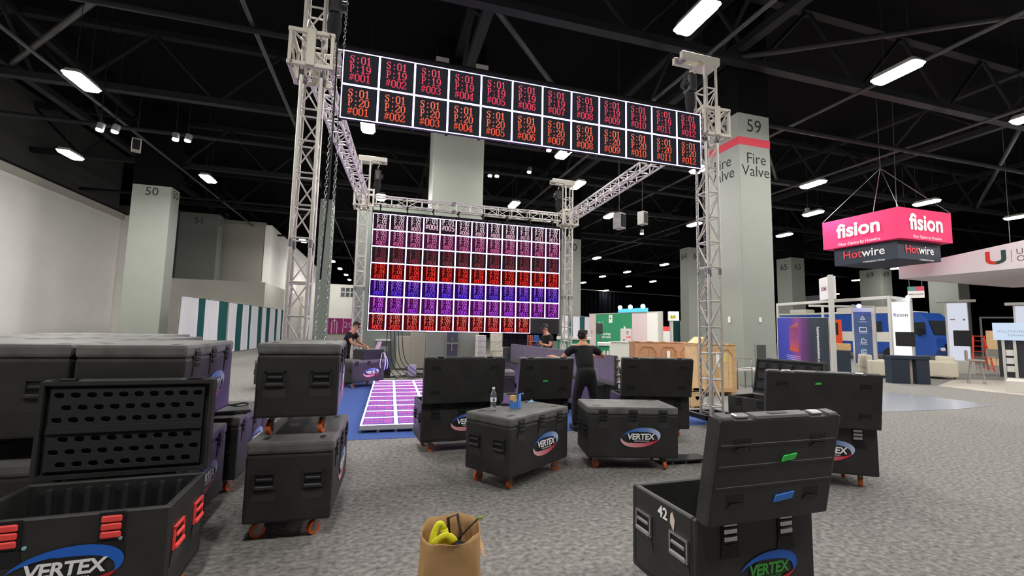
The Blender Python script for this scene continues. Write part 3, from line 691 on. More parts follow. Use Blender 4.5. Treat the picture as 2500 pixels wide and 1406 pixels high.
def case(label, x, y, rz, W=1.06, D=.60, H=.575, z0=.14, lid='closed', ang=92, lat=None, latz=None, logo=('front',), base=0.0, latch=(-.35, 0, .35), tape=None, inner=None, group='black roller flight cases', front_latches=True, casters=True, ribs=False, plain=False, skirt=False, chrome_h=False, cang=None, tcol=None, logoz=None, wheel=None, dividers=0, handle_col=None, logos=1.0, logox=None):
    t = thing('flight_case', label, 'flight case', (x, y, base), rz, group); lat = lat or blk2
    T = .085; z1 = z0+H
    if lid == 'closed':
        m = MB(); m.bevbox(-W/2, W/2, -D/2, D/2, z0, z1-T-.006, .02); m.box(-W/2+.008, W/2-.008, -D/2+.008, D/2-.008, z1-T-.02, z1-T+.01); m.build('body', blk, t)
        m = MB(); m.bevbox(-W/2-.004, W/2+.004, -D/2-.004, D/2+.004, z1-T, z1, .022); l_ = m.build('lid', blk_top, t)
        for sx in (-1, 1):
            for sy in (-1, 1):
                X, Y = sx*(W/2-.13), sy*(D/2-.10); m = MB(); m.bevbox(X-.05, X+.05, Y-.022, Y+.022, z1-.004, z1+.0015, .002, seg=1); m.build('wheel_dish', blk2, l_)
    else:
        e = .035; m = MB(); zt = z1-T
        m.bevbox(-W/2, W/2, -D/2, D/2, z0, z0+.05, .015)
        for x0_, x1_, y0_, y1_ in ((-W/2, W/2, -D/2, -D/2+e), (-W/2, W/2, D/2-e, D/2), (-W/2, -W/2+e, -D/2+e, D/2-e), (W/2-e, W/2, -D/2+e, D/2-e)): m.bevbox(x0_, x1_, y0_, y1_, z0+.02, zt, .008, seg=1)
        m.build('body', blk, t)
        MB().box(-W/2+e, W/2-e, -D/2+e, D/2-e, z0+.05, z0+.08).build('lining', foam, t)
        for k in range(dividers):
            X = -W/2+e+(k+1)*(W-2*e)/(dividers+1); m = MB(); m.bevbox(X-.012, X+.012, D/2-e-.035, D/2-e, z0+.08, zt-.025, .006, seg=1); m.bevbox(X-.012, X+.012, -D/2+e, -D/2+e+.03, z0+.08, zt-.01, .006, seg=1); m.build('divider', foam, t)
        if lid == 'front': lid_parts(t, W+.006, D-.03, T, (0, -D/2+.0, zt+.01), (R(ang), 0, 0), lat, tape=tape, inner=inner, ribs=ribs, latx=(-.33*W/1.06, .33*W/1.06))
        else: lid_parts(t, W+.006, D-.03, T, (0, D/2, zt+.01), (R(ang), 0, PI), lat, tape=tape, inner=inner, latx=(-.33, .33))
    zl = z1-T-.005 if lid == 'closed' else z1-T-.06
    if front_latches:
        for lx in latch:
            shared('latch'+lat.name+str(lid == 'front'), lambda: latch_mb(), 'latch', [lat, blk2 if lid != 'closed' else scoop], t, (lx, -D/2-.002, zl))
    hm = handle_col or (chrome if chrome_h else blk)
    for sx, rr in ((-1, -PI/2), (1, PI/2)):
        for yy in (-.165, .165):
            o = shared('handle'+hm.name, lambda: handle_mb(), 'handle', [hm, blk2, scoop], t, (sx*(W/2+.001), yy*D/.6, z0+.30), (0, 0, rr))
    if 'front' in logo: add_logo(t, (logox if logox is not None else 0.08*W, -D/2-.004, logoz or z0+.235), s=logos, plain=plain, tcol=tcol)
    if casters:
        rs = random.Random(label)
        for sx in (-1, 1):
            for sy in (-1, 1):
                a = cang if cang is not None else rs.uniform(0, 6.28); caster_parts(t, sx*(W/2-.13), sy*(D/2-.11), a+rs.uniform(-.3, .3), wm=wheel)
    if skirt: MB().bevbox(-W/2+.02, W/2-.02, -D/2+.02, D/2-.02, .02, .11, .01).build('dolly_board', blk2, t)
    return t
case('closed black flight case with a water bottle standing on its lid', 2.205, -1.612, .605)
case('closed black flight case with a bare lid, right of the one carrying the bottle', 3.609, -1.468, -.234)
case('open black flight case left of centre, blank upright lid, standing nearest the glowing floor', 1.733, -.272, .081, lid='front', ang=95, wheel=orange)
case('small open black flight case in the centre with green tape on its upright lid', 2.90, -.12, .05, W=.80, lid='front', ang=100, tape=[(-.02, .26, .07, .02, tapeg, .004)], logo=())
case('open black flight case with a blank upright lid in front of the wooden crates', 4.787, -.151, -.26, lid='front', ang=100, logo=())
case('large open black flight case on the right with green tape on its upright lid', 5.411, -2.393, -.554, lid='front', ang=99, tape=[(-.05, .46, .05, .02, tapeg, .004)], lat=chrome)
case('open black flight case behind the large right one, its lid seen from the lined inside', 6.387, -.971, -1.393, lid='back', ang=103, inner='blocks', logo=())
c8 = case('open black flight case in the right foreground with chrome handles and the number 42', 2.68, -4.10, .03, W=.80, D=.58, H=.57, lid='front', ang=101, lat=chrome, chrome_h=True, ribs=True, tape=[(.06, .335, .085, .03, tapeg, .01), (.06, .12, .12, .035, tapeb, .012)], latch=(-.19, .19), plain=True, logos=.86, logoz=.325, tcol=mat('green sticker text', '3f9a3c', .5))
m = MB(); m.text('42', .085, (.02, 0, .56), 0, bold=.02); m.prism([(.085, .535), (.115, .50), (.125, .56), (.105, .60), (.09, .58)], -.002, 0, 1)
m.build('number_mark', [whitet, mat('worn sticker', 'cfc3b2', .8)], c8, (-.402, 0, 0), (0, 0, -PI/2))
case('closed black flight case on orange casters, bottom of the left foreground stack', .109, -2.16, -.032+PI/2, W=1.06, D=.60, cang=.6)
case('closed black flight case on top of the left foreground stack, beside the glowing floor', .07, -2.00, .031+PI/2, base=.72, cang=PI/2)
c11 = case('open black flight case with red latches in the lower left corner', -.77, -3.34, .06, W=.88, lid='back', ang=90, inner='holes', lat=red, latch=(-.2, .2), plain=True, logox=.03, dividers=8, handle_col=red)
m = MB()
for X in (-.13, .24): m.tube((X, -.302, .50), (X, -.307, .50), .009, n=10)
m.build('rivet', mat('teal rivet', '8fc4c4', .4), c11)
# wall of cases at the far left, two high
words = {(0, 0): 'front row, right', (1, 0): 'front row, middle', (2, 0): 'front row, left', (0, 1): 'second row, right', (1, 1): 'second row, left', (2, 1): 'second row, far left', (0, 2): 'last row, right', (1, 2): 'last row, left'}
for (i, j), wd in words.items():
    for lv in range(2):
        xx = (-.86, -1.48, -2.0)[j]-i*.63; yy = -2.39+j*1.14
        case('black flight case in the two-high case wall at the left, %s, %s' % ('upper' if lv else 'lower', wd), xx, yy, PI/2+.02, base=.715*lv, group='wall of cases at the left', cang=PI/2, logo=('front',) if i == 0 and j == 0 else ())
case('closed black flight case half hidden behind the front left tower, far floor', -1.7, 6.1, .15)
case('low black flight case with a cable coil on it, behind the left foreground stack', -.80, -1.10, PI/2-.03, W=1.02, D=.55, H=.57)
case('closed black flight case carrying the laptop rack, left of the glowing floor', .25, 6.30, .62, W=.98, D=.62)
case('black case with a small round logo behind the small taped case', 2.75, 1.35, -.15, W=.5, D=.5, lid='closed', H=.72, logo=(), front_latches=False)
case('open black case with tall foam lid under the right end of the back screen', 4.95, 7.5, 0, W=.82, D=.5, H=.95, lid='back', ang=90, inner='blocks', logo=(), front_latches=False)

# items lying on cases
bt = at_z(1204, 1001, .72)
t = thing('water_bottle', 'clear plastic water bottle with a white label on the left closed case', 'bottle', (bt.x, bt.y, .717))
plas = mat('clear plastic', 'f4f8f8', .08, trans=.92, ior=1.3)
MB().lathe([(.028, 0), (.031, .012), (.029, .03), (.0315, .05), (.029, .075), (.0315, .1), (.031, .14), (.0325, .145), (.0325, .16), (.026, .19), (.014, .215), (.0125, .225)], 20).build('shell', plas, t)
MB().lathe([(.0335, .095), (.0338, .135)], 20).build('label_sleeve', mat('bottle label', 'eef0f4', .4), t)
MB().box(-.012, .006, -.0345, -.0338, .103, .128).build('label_mark', mat('bottle mark', '1f3170', .4), t)
MB().lathe([(.0145, .222), (.0145, .24), (.012, .243)], 16).build('cap', white, t)
bx = at_z(1257, 995, .72)
t = thing('open_box', 'small blue and tan cardboard box with a torn flap on the left closed case', 'box', (bx.x, bx.y, .717), .4)
m = MB(); m.box(-.05, .05, -.03, .03, 0, .085, 0); m.box(-.05, -.005, -.031, .029, .07, .14, 1); m.build('carton', [mat('box blue', '3f78c8', .6), mat('box tan', 'd0ab74', .7)], t)
m = MB(); m.add([(.02, -.036, .0), (.075, -.02, 0), (.07, -.02, .16), (.02, -.036, .15), (.02, -.032, .0), (.075, -.016, 0), (.07, -.016, .16), (.02, -.032, .15)], [(0, 1, 2, 3), (7, 6, 5, 4), (0, 4, 5, 1), (1, 5, 6, 2), (2, 6, 7, 3), (3, 7, 4, 0)]); m.add([(.06, -.02, .155), (.10, -.03, .165), (.095, -.03, .14)], [(0, 1, 2)]); m.build('flap', mat('box flap blue', '6fa0ee', .6), t)
cr = at_z(1297, 981, .72)
o = MB().add([(-.04, -.02, .001), (.04, -.02, .001), (.035, .02, .001), (-.035, .02, .001), (.0, .0, .03)], [(0, 1, 4), (1, 2, 4), (2, 3, 4), (3, 0, 4), (3, 2, 1, 0)]) if False else None
m = MB(); m.add([(-.04, -.02, .0), (.04, -.02, .0), (.035, .02, .0), (-.035, .02, .0), (.005, .0, .032)], [(0, 1, 4), (1, 2, 4), (2, 3, 4), (3, 0, 4), (3, 2, 1, 0)]); o = m.build('crumpled_wipe', mat('pale blue tissue', '8ec4e4', .8), None, (cr.x, cr.y, .718)); tag(o, 'crumpled pale blue wipe on the left closed case', 'tissue')
m = MB(); m.path([(0, 0, .0), (.05, .02, .0), (.1, .01, .0), (.16, .0, .0)], [.012, .014, .012, .009], n=8); p_ = at_z(1222, 990, .72); o = m.build('marker_pen', blk2, None, (p_.x, p_.y, .731), (0, 0, -.3)); tag(o, 'dark pen lying between the bottle and the blue box', 'pen')
m = MB(); m.path([(.10*math.cos(a)*(1+.1*math.sin(3*a)), .07*math.sin(a), .02+.01*math.sin(2*a)) for a in [i*.5 for i in range(30)]], .008); p_ = at_z(575, 985, .72); o = m.build('cable_coil', cable, None, (-.72, -1.05, .716)); tag(o, 'coil of black cable on the low case at the left', 'cable')
o = MB().bevbox(-.16, .16, -.12, .12, 0, .03, .01).build('tablet', mat('tablet grey', (.06, .065, .075), .3), None, (-.68, -1.35, .716), (0, 0, .3)); tag(o, 'flat dark grey tablet on the low case at the left', 'tablet')

# paper bag in the foreground
t = thing('paper_bag', 'open brown paper bag in the foreground, bottom edge of the picture', 'bag', (1.14, -3.70, 0), -.08)
kraft = mat('kraft paper', 'b08a5c', .8, noise=.06, nscale=9, bump=.25, bscale=14)
m = MB(); n = 32; H_ = .42; rows_ = 9; vs = []
def bagpt(i, k):
    a = 2*PI*i/n; z = H_*k/rows_; u = k/rows_
    sx, sy = .18-.010*u, .11+.03*u
    x = sx*math.copysign(abs(math.cos(a))**(.35+.55*u), math.cos(a)); y = sy*math.copysign(abs(math.sin(a))**(.35+.45*u), math.sin(a))
    w_ = .007*math.sin(5*a+9*u)+.005*math.sin(11*a-14*u+z*20)
    if k == rows_: z += .02*math.sin(a+.4)-.022*max(0, -math.sin(a))+.006*math.sin(6*a)
    return (x*(1+w_*3), y*(1+w_*4), z)
for k in range(rows_+1): vs += [bagpt(i, k) for i in range(n)]
fs_ = [(k*n+i, k*n+(i+1) % n, (k+1)*n+(i+1) % n, (k+1)*n+i) for k in range(rows_) for i in range(n)]+[tuple(range(n-1, -1, -1))]
m.add(vs, fs_, 0, True); o = m.build('bag_body', kraft, t); md = o.modifiers.new('paper', 'SOLIDIFY'); md.thickness = .0025
m = MB(); m.add([(.150, -.03, .37), (.162, .05, .372), (.205, .04, .28), (.200, -.02, .24), (.185, -.05, .26)], [(0, 1, 2, 3, 4)]); o = m.build('folded_corner', mat('kraft light', 'c79f70', .8), t); md = o.modifiers.new('paper', 'SOLIDIFY'); md.thickness = .002
t2 = thing('yellow_strap', 'yellow webbing strap bunched inside the brown paper bag', 'strap', (1.12, -3.70, .07))
yel = mat('yellow webbing', 'd9d82e', .7, noise=.15, nscale=30)
m = MB()
def ribbon(m, pts, w_, th=.004):
    pts = [Vector(p) for p in pts]; vs = []
    for k, p in enumerate(pts):
        d = (pts[min(k+1, len(pts)-1)]-pts[max(k-1, 0)]).normalized(); s = d.cross(Vector((0, 1, .3))).normalized()*w_; nrm = d.cross(s).normalized()*th
        vs += [p-s-nrm, p+s-nrm, p+s+nrm, p-s+nrm]
    n_ = len(pts); fs = [(4*k+i, 4*k+(i+1) % 4, 4*k+4+(i+1) % 4, 4*k+4+i) for k in range(n_-1) for i in range(4)]+[(3, 2, 1, 0), (4*n_-4, 4*n_-3, 4*n_-2, 4*n_-1)]
    m.add(vs, fs, 0, True)
def bez(p0, p1, p2, p3, n_=10):
    p0, p1, p2, p3 = map(Vector, (p0, p1, p2, p3)); return [p0*(1-u)**3+p1*3*u*(1-u)**2+p2*3*u*u*(1-u)+p3*u**3 for u in [i/n_ for i in range(n_+1)]]
ribbon(m, bez((-.10, -.03, .25), (-.08, -.03, .36), (-.05, -.0, .42), (-.02, .0, .34)), .018)
ribbon(m, bez((-.02, .0, .34), (0, .0, .30), (-.03, -.03, .28), (-.07, -.05, .27)), .022)
m.build('webbing', yel, t2)
m = MB(); ribbon(m, bez((-.08, -.05, .27), (-.04, -.06, .33), (0, -.05, .33), (.03, -.05, .28)), .03); m.build('webbing', yel, t2)
t2 = thing('black_harness', 'black buckle and cord sticking up in the brown paper bag', 'harness', (1.14, -3.70, .05))
m = MB(); m.path([(.0, .03, .26), (-.01, .05, .40), (.05, .06, .415), (.07, .04, .30), (.05, .02, .26), (.0, .03, .26)], .010); m.build('buckle', mat('dark rubber', (.03, .022, .02), .6), t2)
m = MB(); m.path([(.03, 0, .28), (.08, .0, .33), (.12, .01, .36), (.17, .03, .39)], .006); m.build('cord', cable, t2)
m = MB(); m.bevbox(.165, .20, .02, .04, .385, .40, .006); m.build('clip', mat('lime clip', '7f9a3a', .5), t2)
m = MB(); m.ball((.05, -.02, .26), .05, .035, .03); m.build('pouch', blk2, t2)

# ------------------------------------------------------------ things by the glowing floor
# low dark board with brackets on the floor between the cases
a = at_z(1690, 1128, 0)
t = thing('floor_board', 'low black dolly board on the carpet right of the bare closed case', 'dolly board', (a.x-.1, a.y+.05, 0), -.05)
MB().bevbox(-.30, .30, -.12, .12, .03, .055, .008).build('deck', blk2, t)
for X in (-.2, -.02, .2): MB().tube((X, -.10, .015), (X, .10, .015), .015, n=8).build('roller', zinc, t)
# long LED wall strip being mounted, face down the row
pa = at_d(1508, 868, 7.5); pb = at_d(1253, 835, 7.5)
A = Vector((4.83, 1.0, 0)); 
def along(px, Y): return at_y(px, 850, Y)
A = Vector((at_y(1508, 868, .55).x, .55, 0)); ztop = at_y(1508, 868, .55).z; zbot = at_y(1506, 942, .55).z
B = None
for i in range(400):
    pass
q = at_y(1253, 835, 6.0); B = Vector((q.x, 6.0, 0))
ln = (B-A).length; ang = math.atan2((B-A).y, (B-A).x)
t = thing('led_strip', 'long unlit violet grey LED panel strip the standing man leans on', 'led panel', (A.x, A.y, 0), ang)
npn = max(4, round(ln/.5)); pw_ = ln/npn
vio = mat('unlit panel face', (.085, .085, .078), .42)
for i in range(npn):
    o = MB().bevbox(i*pw_+.001, (i+1)*pw_-.001, .0, .07, zbot, ztop, .003, seg=1).build('led_panel', vio, t)
    m = MB(); m.box(i*pw_+.02, (i+1)*pw_-.02, -.04, 0, zbot+.03, ztop-.03, 0); m.build('panel_frame', alup, o)
m = MB(); 
for i in range(4): m.tube((-.03, -.03, zbot+.05+i*.13), (.0, .03, zbot+.05+i*.13), .022, n=8)
m.build('edge_clamp', chrome, t)
t = thing('support_bench', 'dark low bench under the long unlit LED panel strip', 'bench', (A.x, A.y, 0), ang)
MB().bevbox(.25, ln, -.18, .26, .16, zbot-.005, .02).build('bench_body', blk, t)
for i in range(5): MB().box(i*ln/5+.4, i*ln/5+.5, -.15, .22, .004, .17).build('leg', blk2, t)

# ------------------------------------------------------------ people
def skinned(name, nodes, edges, m, parent, root, levels=2):
    keys = list(nodes); me = bpy.data.meshes.new(name); me.from_pydata([nodes[k][0] for k in keys], [(keys.index(a), keys.index(b)) for a, b in edges], [])
    o = link(name, me, parent); me.materials.append(m)
    sk = o.modifiers.new('skin', 'SKIN'); sk.use_smooth_shade = True
    if not me.skin_vertices: me.skin_vertices.new(name='')
    for i, k in enumerate(keys):
        r = nodes[k][1]; r = r if isinstance(r, tuple) else (r, r); me.skin_vertices[0].data[i].radius = r
        me.skin_vertices[0].data[i].use_root = (k == root)
    ss = o.modifiers.new('sub', 'SUBSURF'); ss.levels = levels; ss.render_levels = levels
    return o
def V3(*a): return Vector(a)
def person(label, x, y, rz, J, head_yaw=0, head_pitch=0, cap=False, glasses=False, gloves=False, tshirt_m=None):
    """J: joints in the person's frame, facing +y, x to the right hand side"""
    t = thing('person', label, 'person', (x, y, 0), rz)
    J = {k: Vector(v) for k, v in J.items()}
    J['chest'] = J.get('chest', (J['pelvis']+J['neck'])*.5+V3(0, 0, .08)); hd = J['head']
    N = {'pelvis': (J['pelvis'], (.10, .08)), 'chest': (J['chest'], (.125, .09)), 'neck': (J['neck'], (.056, .056))}
    E_ = [('pelvis', 'chest'), ('chest', 'neck')]
    Rh = Matrix.Rotation(head_yaw, 3, 'Z') @ Matrix.Rotation(head_pitch, 3, 'X')
    for k, off, r in (('jaw', (0, .02, -.05), (.058, .07)), ('cran', (0, .0, .03), (.074, .088)), ('top', (0, -.005, .085), (.055, .065))): N[k] = (hd+Rh @ Vector(off), r)
    E_ += [('neck', 'jaw'), ('jaw', 'cran'), ('cran', 'top')]
    S = {}; SE = []
    for s in ('l', 'r'):
        sg = -1 if s == 'l' else 1
        sh, el, wr = J['sh'+s], J['el'+s], J['wr'+s]; hip, kn, an = J['hip'+s], J['kn'+s], J['an'+s]
        N['sh'+s] = (sh, .058); N['el'+s] = (el, .043); N['wr'+s] = (wr, (.028, .024)); N['ma'+s] = ((sh*.5+el*.5), .050)
        N['hip'+s] = (hip, .066); N['kn'+s] = (kn, .058); N['an'+s] = (an, .042); N['toe'+s] = (an+V3(0, .12, -.05), (.028, .02))
        E_ += [('neck', 'sh'+s), ('sh'+s, 'ma'+s), ('ma'+s, 'el'+s), ('el'+s, 'wr'+s), ('pelvis', 'hip'+s), ('hip'+s, 'kn'+s), ('kn'+s, 'an'+s), ('an'+s, 'toe'+s)]
        d = J.get('hd'+s, (wr-el)).normalized(); side = d.cross(V3(0, 0, 1)).normalized(); dn = side.cross(d).normalized()
        if dn.z > 0: dn = -dn
        pm = wr+d*.06; N['pm'+s] = (pm, (.033, .018)); E_.append(('wr'+s, 'pm'+s))
        for q, (o_, l_) in enumerate(((-.027, .062), (-.009, .074), (.009, .070), (.027, .052))):
            b = pm+side*o_+d*.035; c = b+d*l_*.55+dn*.008; e = c+d*l_*.4+dn*.022
            for nm, p_, r_ in (('a', b, .0095), ('b', c, .009), ('c', e, .0075)): N['f%d%s%s' % (q, nm, s)] = (p_, r_)
            E_ += [('pm'+s, 'f%da%s' % (q, s)), ('f%da%s' % (q, s), 'f%db%s' % (q, s)), ('f%db%s' % (q, s), 'f%dc%s' % (q, s))]
        th = pm-side*sg*(-.034)*1.0-d*.01; N['ta'+s] = (th+side*0, .011); N['tb'+s] = (th+side*sg*.022+d*.035, .009); E_ += [('pm'+s, 'ta'+s), ('ta'+s, 'tb'+s)]
    body = skinned('body', N, E_, skin, t, 'pelvis')
    # shirt
    c = J['chest']; pv = J['pelvis']; nk = J['neck']
    Sn = {'hem': (pv+V3(0, 0, -.15), (.185, .15)), 'waist': (pv*.6+c*.4, (.15, .115)), 'chest': (c+V3(0, 0, .03), (.165, .122)), 'top': (nk+(c-nk)*.28, (.10, .082))}
    Se = [('hem', 'waist'), ('waist', 'chest'), ('chest', 'top')]
    for s in ('l', 'r'):
        Sn['sh'+s] = (J['sh'+s], .076); Sn['sl'+s] = (J['sh'+s]*.42+J['el'+s]*.58, .066); Se += [('top', 'sh'+s), ('sh'+s, 'sl'+s)]
    skinned('t_shirt', Sn, Se, tshirt_m or tshirt, t, 'chest')
    Pn = {'w': (pv+V3(0, 0, .17), (.15, .115)), 'c': (pv+V3(0, 0, -.05), (.142, .112))}; Pe = [('w', 'c')]
    for s in ('l', 'r'):
        Pn['h'+s] = (J['hip'+s]+V3(0, 0, -.05), .10); Pn['k'+s] = (J['kn'+s], .078); Pn['a'+s] = (J['an'+s]+V3(0, 0, -.03), .062); Pe += [('c', 'h'+s), ('h'+s, 'k'+s), ('k'+s, 'a'+s)]
    skinned('trousers', Pn, Pe, trous, t, 'w')
    for s in ('l', 'r'):
        an = J['an'+s]; m = MB(); m.bevbox(an.x-.05, an.x+.05, an.y-.08, an.y+.2, 0 if an.z < .15 else an.z-.1, an.z+.0, .03); m.build('shoe', blk2, t)
    H = Matrix.Translation(hd) @ Rh.to_4x4()
    m = MB(); m.ball((0, -.012, .058), .077, .094, .072, n=20, z0=-.1, M=H); m.ball((0, -.032, .018), .073, .068, .072, n=18, M=H); m.ball((0, .055, .105), .045, .035, .024, n=12, M=H)
    m.build('hair', hairm, t)
    m = MB()
    for s in (-1, 1): m.ball((s*.078, -.005, -.005), .012, .02, .03, n=8, M=H)
    m.ball((0, .095, -.015), .013, .02, .018, n=8, M=H); m.build('ears_and_nose', skin, t)
    m = MB()
    for s in (-1, 1): m.ball((s*.031, .077, .012), .012, .008, .007, n=8, mi=0, M=H); m.box(s*.031-.018, s*.031+.018, .076, .088, .028, .034, 1, M=H)
    m.ball((0, .083, -.055), .022, .008, .006, n=8, mi=2, M=H); m.build('face_features', [mat('eye', (.05, .03, .03), .3), hairm, mat('lips', '8e4f45', .6)], t)
    m = MB(); m.ball((0, .022, -.066), .052, .056, .034, n=14, M=H); m.build('beard', mat('stubble', '8c6450', .8), t)
    if glasses:
        m = MB()
        for s in (-1, 1): m.box(s*.034-.024, s*.034+.024, .092, .096, -.004, .028, M=H); m.box(s*.076-.003, s*.076+.003, .0, .094, .014, .022, M=H)
        m.box(-.012, .012, .093, .096, .014, .02, M=H); m.build('glasses', mat('dark glasses', (.02, .01, .02), .2), t)
    if cap:
        m = MB(); m.ball((0, -.008, .05), .09, .108, .088, n=18, z0=0, M=H)
        vs = [(.075*math.cos(a), .075+.10*math.sin(a)*1.0, .055-.02*math.sin(a)) for a in [PI*i/10 for i in range(11)]]
        m.add(vs+[(x_, y_, z_+.008) for x_, y_, z_ in vs], [tuple(range(10, -1, -1)), tuple(range(11, 22))]+[(i, i+1, 12+i, 11+i) for i in range(10)], M=H); m.build('cap', blk2, t)
    if gloves:
        for s in ('l', 'r'):
            G = {k: (N[k][0], tuple(q*1.15+.003 for q in (N[k][1] if isinstance(N[k][1], tuple) else (N[k][1],)*2))) for k in N if k.endswith(s) and k[0] in 'fpt' and k != 'toe'+s or k == 'wr'+s}
            skinned('glove', G, [e for e in E_ if e[0] in G and e[1] in G], blk2, t, 'wr'+s)
    return t
# man at the laptop: facing right, bent forward
pA_ = at_y(845, 850, 6.75)
person('man in black t-shirt and glasses bending over a laptop left of the back screen', pA_.x, 6.75, -PI/2-.35, dict(pelvis=(0, -.03, .93), neck=(0, .14, 1.42), chest=(0, .05, 1.22), head=(0, .25, 1.59), shl=(-.19, .13, 1.37), shr=(.19, .13, 1.37), ell=(-.24, .28, 1.13), elr=(.24, .26, 1.12),
       wrl=(-.12, .50, 1.045), wrr=(.10, .48, 1.045), hipl=(-.09, -.03, .88), hipr=(.09, -.03, .88), knl=(-.11, .02, .5), knr=(.11, .0, .5), anl=(-.12, -.02, .09), anr=(.12, -.04, .09)), head_pitch=-.45, glasses=True)
# man with cap: facing left, reading a tablet
pB_ = at_y(1338, 850, 5.3)
person('man in black cap and t-shirt standing behind the long panel strip, holding a tablet', pB_.x, 5.3, PI/2+.25, dict(pelvis=(0, 0, .95), neck=(0, .05, 1.47), head=(0, .11, 1.63), shl=(-.19, .03, 1.41), shr=(.19, .03, 1.41), ell=(-.23, .10, 1.15), elr=(.23, .10, 1.15),
       wrl=(-.10, .36, 1.22), wrr=(.10, .36, 1.22), hipl=(-.09, 0, .9), hipr=(.09, 0, .9), knl=(-.1, .03, .5), knr=(.1, .02, .5), anl=(-.11, 0, .09), anr=(.11, 0, .09)), head_pitch=-.35, cap=True, gloves=True)
tp = at_y(1284, 834, 5.15); t = thing('tablet', 'white edged tablet held by the man in the cap', 'tablet', (pB_.x-.50, 5.18, 1.255), .2)
MB().bevbox(-.13, .13, -.09, .09, 0, .012, .004).build('casing', blk2, t); MB().box(-.12, .12, -.08, .08, .0125, .0135).build('screen', white, t)
# man leaning on the strip, seen from behind
pC_ = at_y(1428, 900, .32)
person('man in black t-shirt seen from behind, leaning with both arms on the long panel strip', pC_.x, .32, -.12, dict(pelvis=(0, -.05, .88), neck=(0, .12, 1.33), chest=(0, .03, 1.14), head=(.02, .18, 1.485), shl=(-.20, .10, 1.28), shr=(.20, .10, 1.28), ell=(-.36, .16, 1.10), elr=(.40, .22, 1.16),
       wrl=(-.44, .40, 1.14), wrr=(.20, .42, 1.17), hdl=(-.3, .8, 0), hdr=(-1, .3, 0), hipl=(-.10, -.05, .84), hipr=(.10, -.05, .84), knl=(-.15, .0, .47), knr=(.15, -.02, .47), anl=(-.17, -.06, .09), anr=(.19, -.08, .09)), head_yaw=-1.0, head_pitch=-.15)
# crouching worker behind the open case
pD_ = at_y(1532, 920, 1.35)
person('crouching worker in black, mostly hidden behind the open case before the crates', pD_.x, 1.35, 1.2, dict(pelvis=(0, -.15, .42), neck=(0, .15, .88), chest=(0, .02, .68), head=(0, .26, .98), shl=(-.19, .12, .82), shr=(.19, .12, .82), ell=(-.28, .25, .60), elr=(.28, .22, .58),
       wrl=(-.12, .42, .62), wrr=(.12, .42, .60), hipl=(-.1, -.12, .38), hipr=(.1, -.12, .38), knl=(-.16, .25, .48), knr=(.16, .22, .2), anl=(-.16, .14, .09), anr=(.16, -.15, .09)), head_pitch=-.5)

# laptop rack on the case at the left
t = thing('equipment_rack', 'low black equipment rack carrying the laptop, on the left rear case', 'equipment rack', (.42, 6.35, .715), .62)
MB().bevbox(-.34, .30, -.24, .24, 0, .25, .01).build('rack_case', blk2, t)
m = MB(); 
for k in range(3): m.box(.3, .306, -.2, .2, .03+k*.075, .09+k*.075)
m.build('rack_face', zinc, t)
t = thing('laptop', 'open silver laptop with pink light coloured into its lid, on the equipment rack', 'laptop', (.50, 6.33, .968), .35)
MB().bevbox(-.16, .16, -.11, .11, 0, .015, .005).build('base', alu, t)
m = MB(); m.bevbox(-.16, .16, -.005, .005, 0, .22, .004); m.build('screen_lid', mat('pink lit laptop shell', 'd9b8dc', .35, .3), t, (.0, .0, .012), (.30, 0, PI/2-.0));  # pink light on the silver lid is put into the shell colour
for o in [c for c in t.children if c.name.startswith('screen_lid')]: o.location = (.12, 0, .012); o.rotation_euler = (-.35, 0, -PI/2)
rs = random.Random(3)
for i in range(5):
    m = MB(); p0 = V3(.72+rs.uniform(-.03, .03), 6.42+rs.uniform(-.04, .04), .93); p3 = V3(.78+rs.uniform(-.15, .15), 6.1+rs.uniform(-.1, .1), .45+rs.uniform(-.2, .1))
    m.path(bez(p0, p0+V3(.12, -.15, -.05), p3+V3(rs.uniform(-.1, .1), -.05, .25), p3), .008, n=5)
    o = m.build('data_cable', cablew); tag(o, 'white data cable looping down from the laptop rack', 'cable', 'white cables at the rack')
m = MB(); m.path(bez((.62, 6.05, .5), (.55, 5.9, .1), (.72, 5.9, .1), (.74, 6.02, .5), 16), .012); o = m.build('black_cable_loop', cable); tag(o, 'black cable loop hanging over the logo of the laptop case', 'cable')
# cables and processors behind the glowing floor
for i in range(16):
    m = MB(); x0_ = rs.uniform(1.0, 3.4); y0_ = rs.uniform(7.75, 8.9); pts = []
    ax, ay = rs.uniform(.15, .5), rs.uniform(.1, .3)
    for q in range(22): a = q*.5; pts.append((x0_+ax*math.cos(a)*(1+.2*math.sin(a*2.3)), y0_+ay*math.sin(a), .02+.05*abs(math.sin(a*1.7+i))))
    m.path(pts, .011, n=5); o = m.build('floor_cable', cable); tag(o, 'tangled black cable on the floor behind the glowing LED floor', 'cable', 'tangled cables behind the LED floor')
for i in range(5):
    m = MB(); xx = .62+i*.09; m.path(bez((xx+.25, 7.5, 1.75), (xx+.30+.05*i, 7.55, .9), (xx+.12, 7.6, .5), (xx+.6+.15*i, 7.8, .03), 14), .012, n=5); o = m.build('drop_cable', cable); tag(o, 'black cable dropping from under the back screen to the floor', 'cable', 'cables dropping from the back screen')
p = at_z(975, 922, 0); 
a = at_y(1005, 888, 8.0)
t = thing('signal_processor', 'upright silver equipment box with side cables behind the glowing floor', 'equipment box', (a.x, 8.0, 0), .1); MB().bevbox(-.13, .13, -.1, .1, .0, .42, .01).build('housing', mat('silver violet', 'b9b2c4', .4, .5), t)
for k in range(4): MB().tube((-.13, -.05, .08+k*.09), (-.17, -.05, .08+k*.09), .014, n=8).build('connector', blk2, t)
a = at_y(1152-90, 925, 8.6)
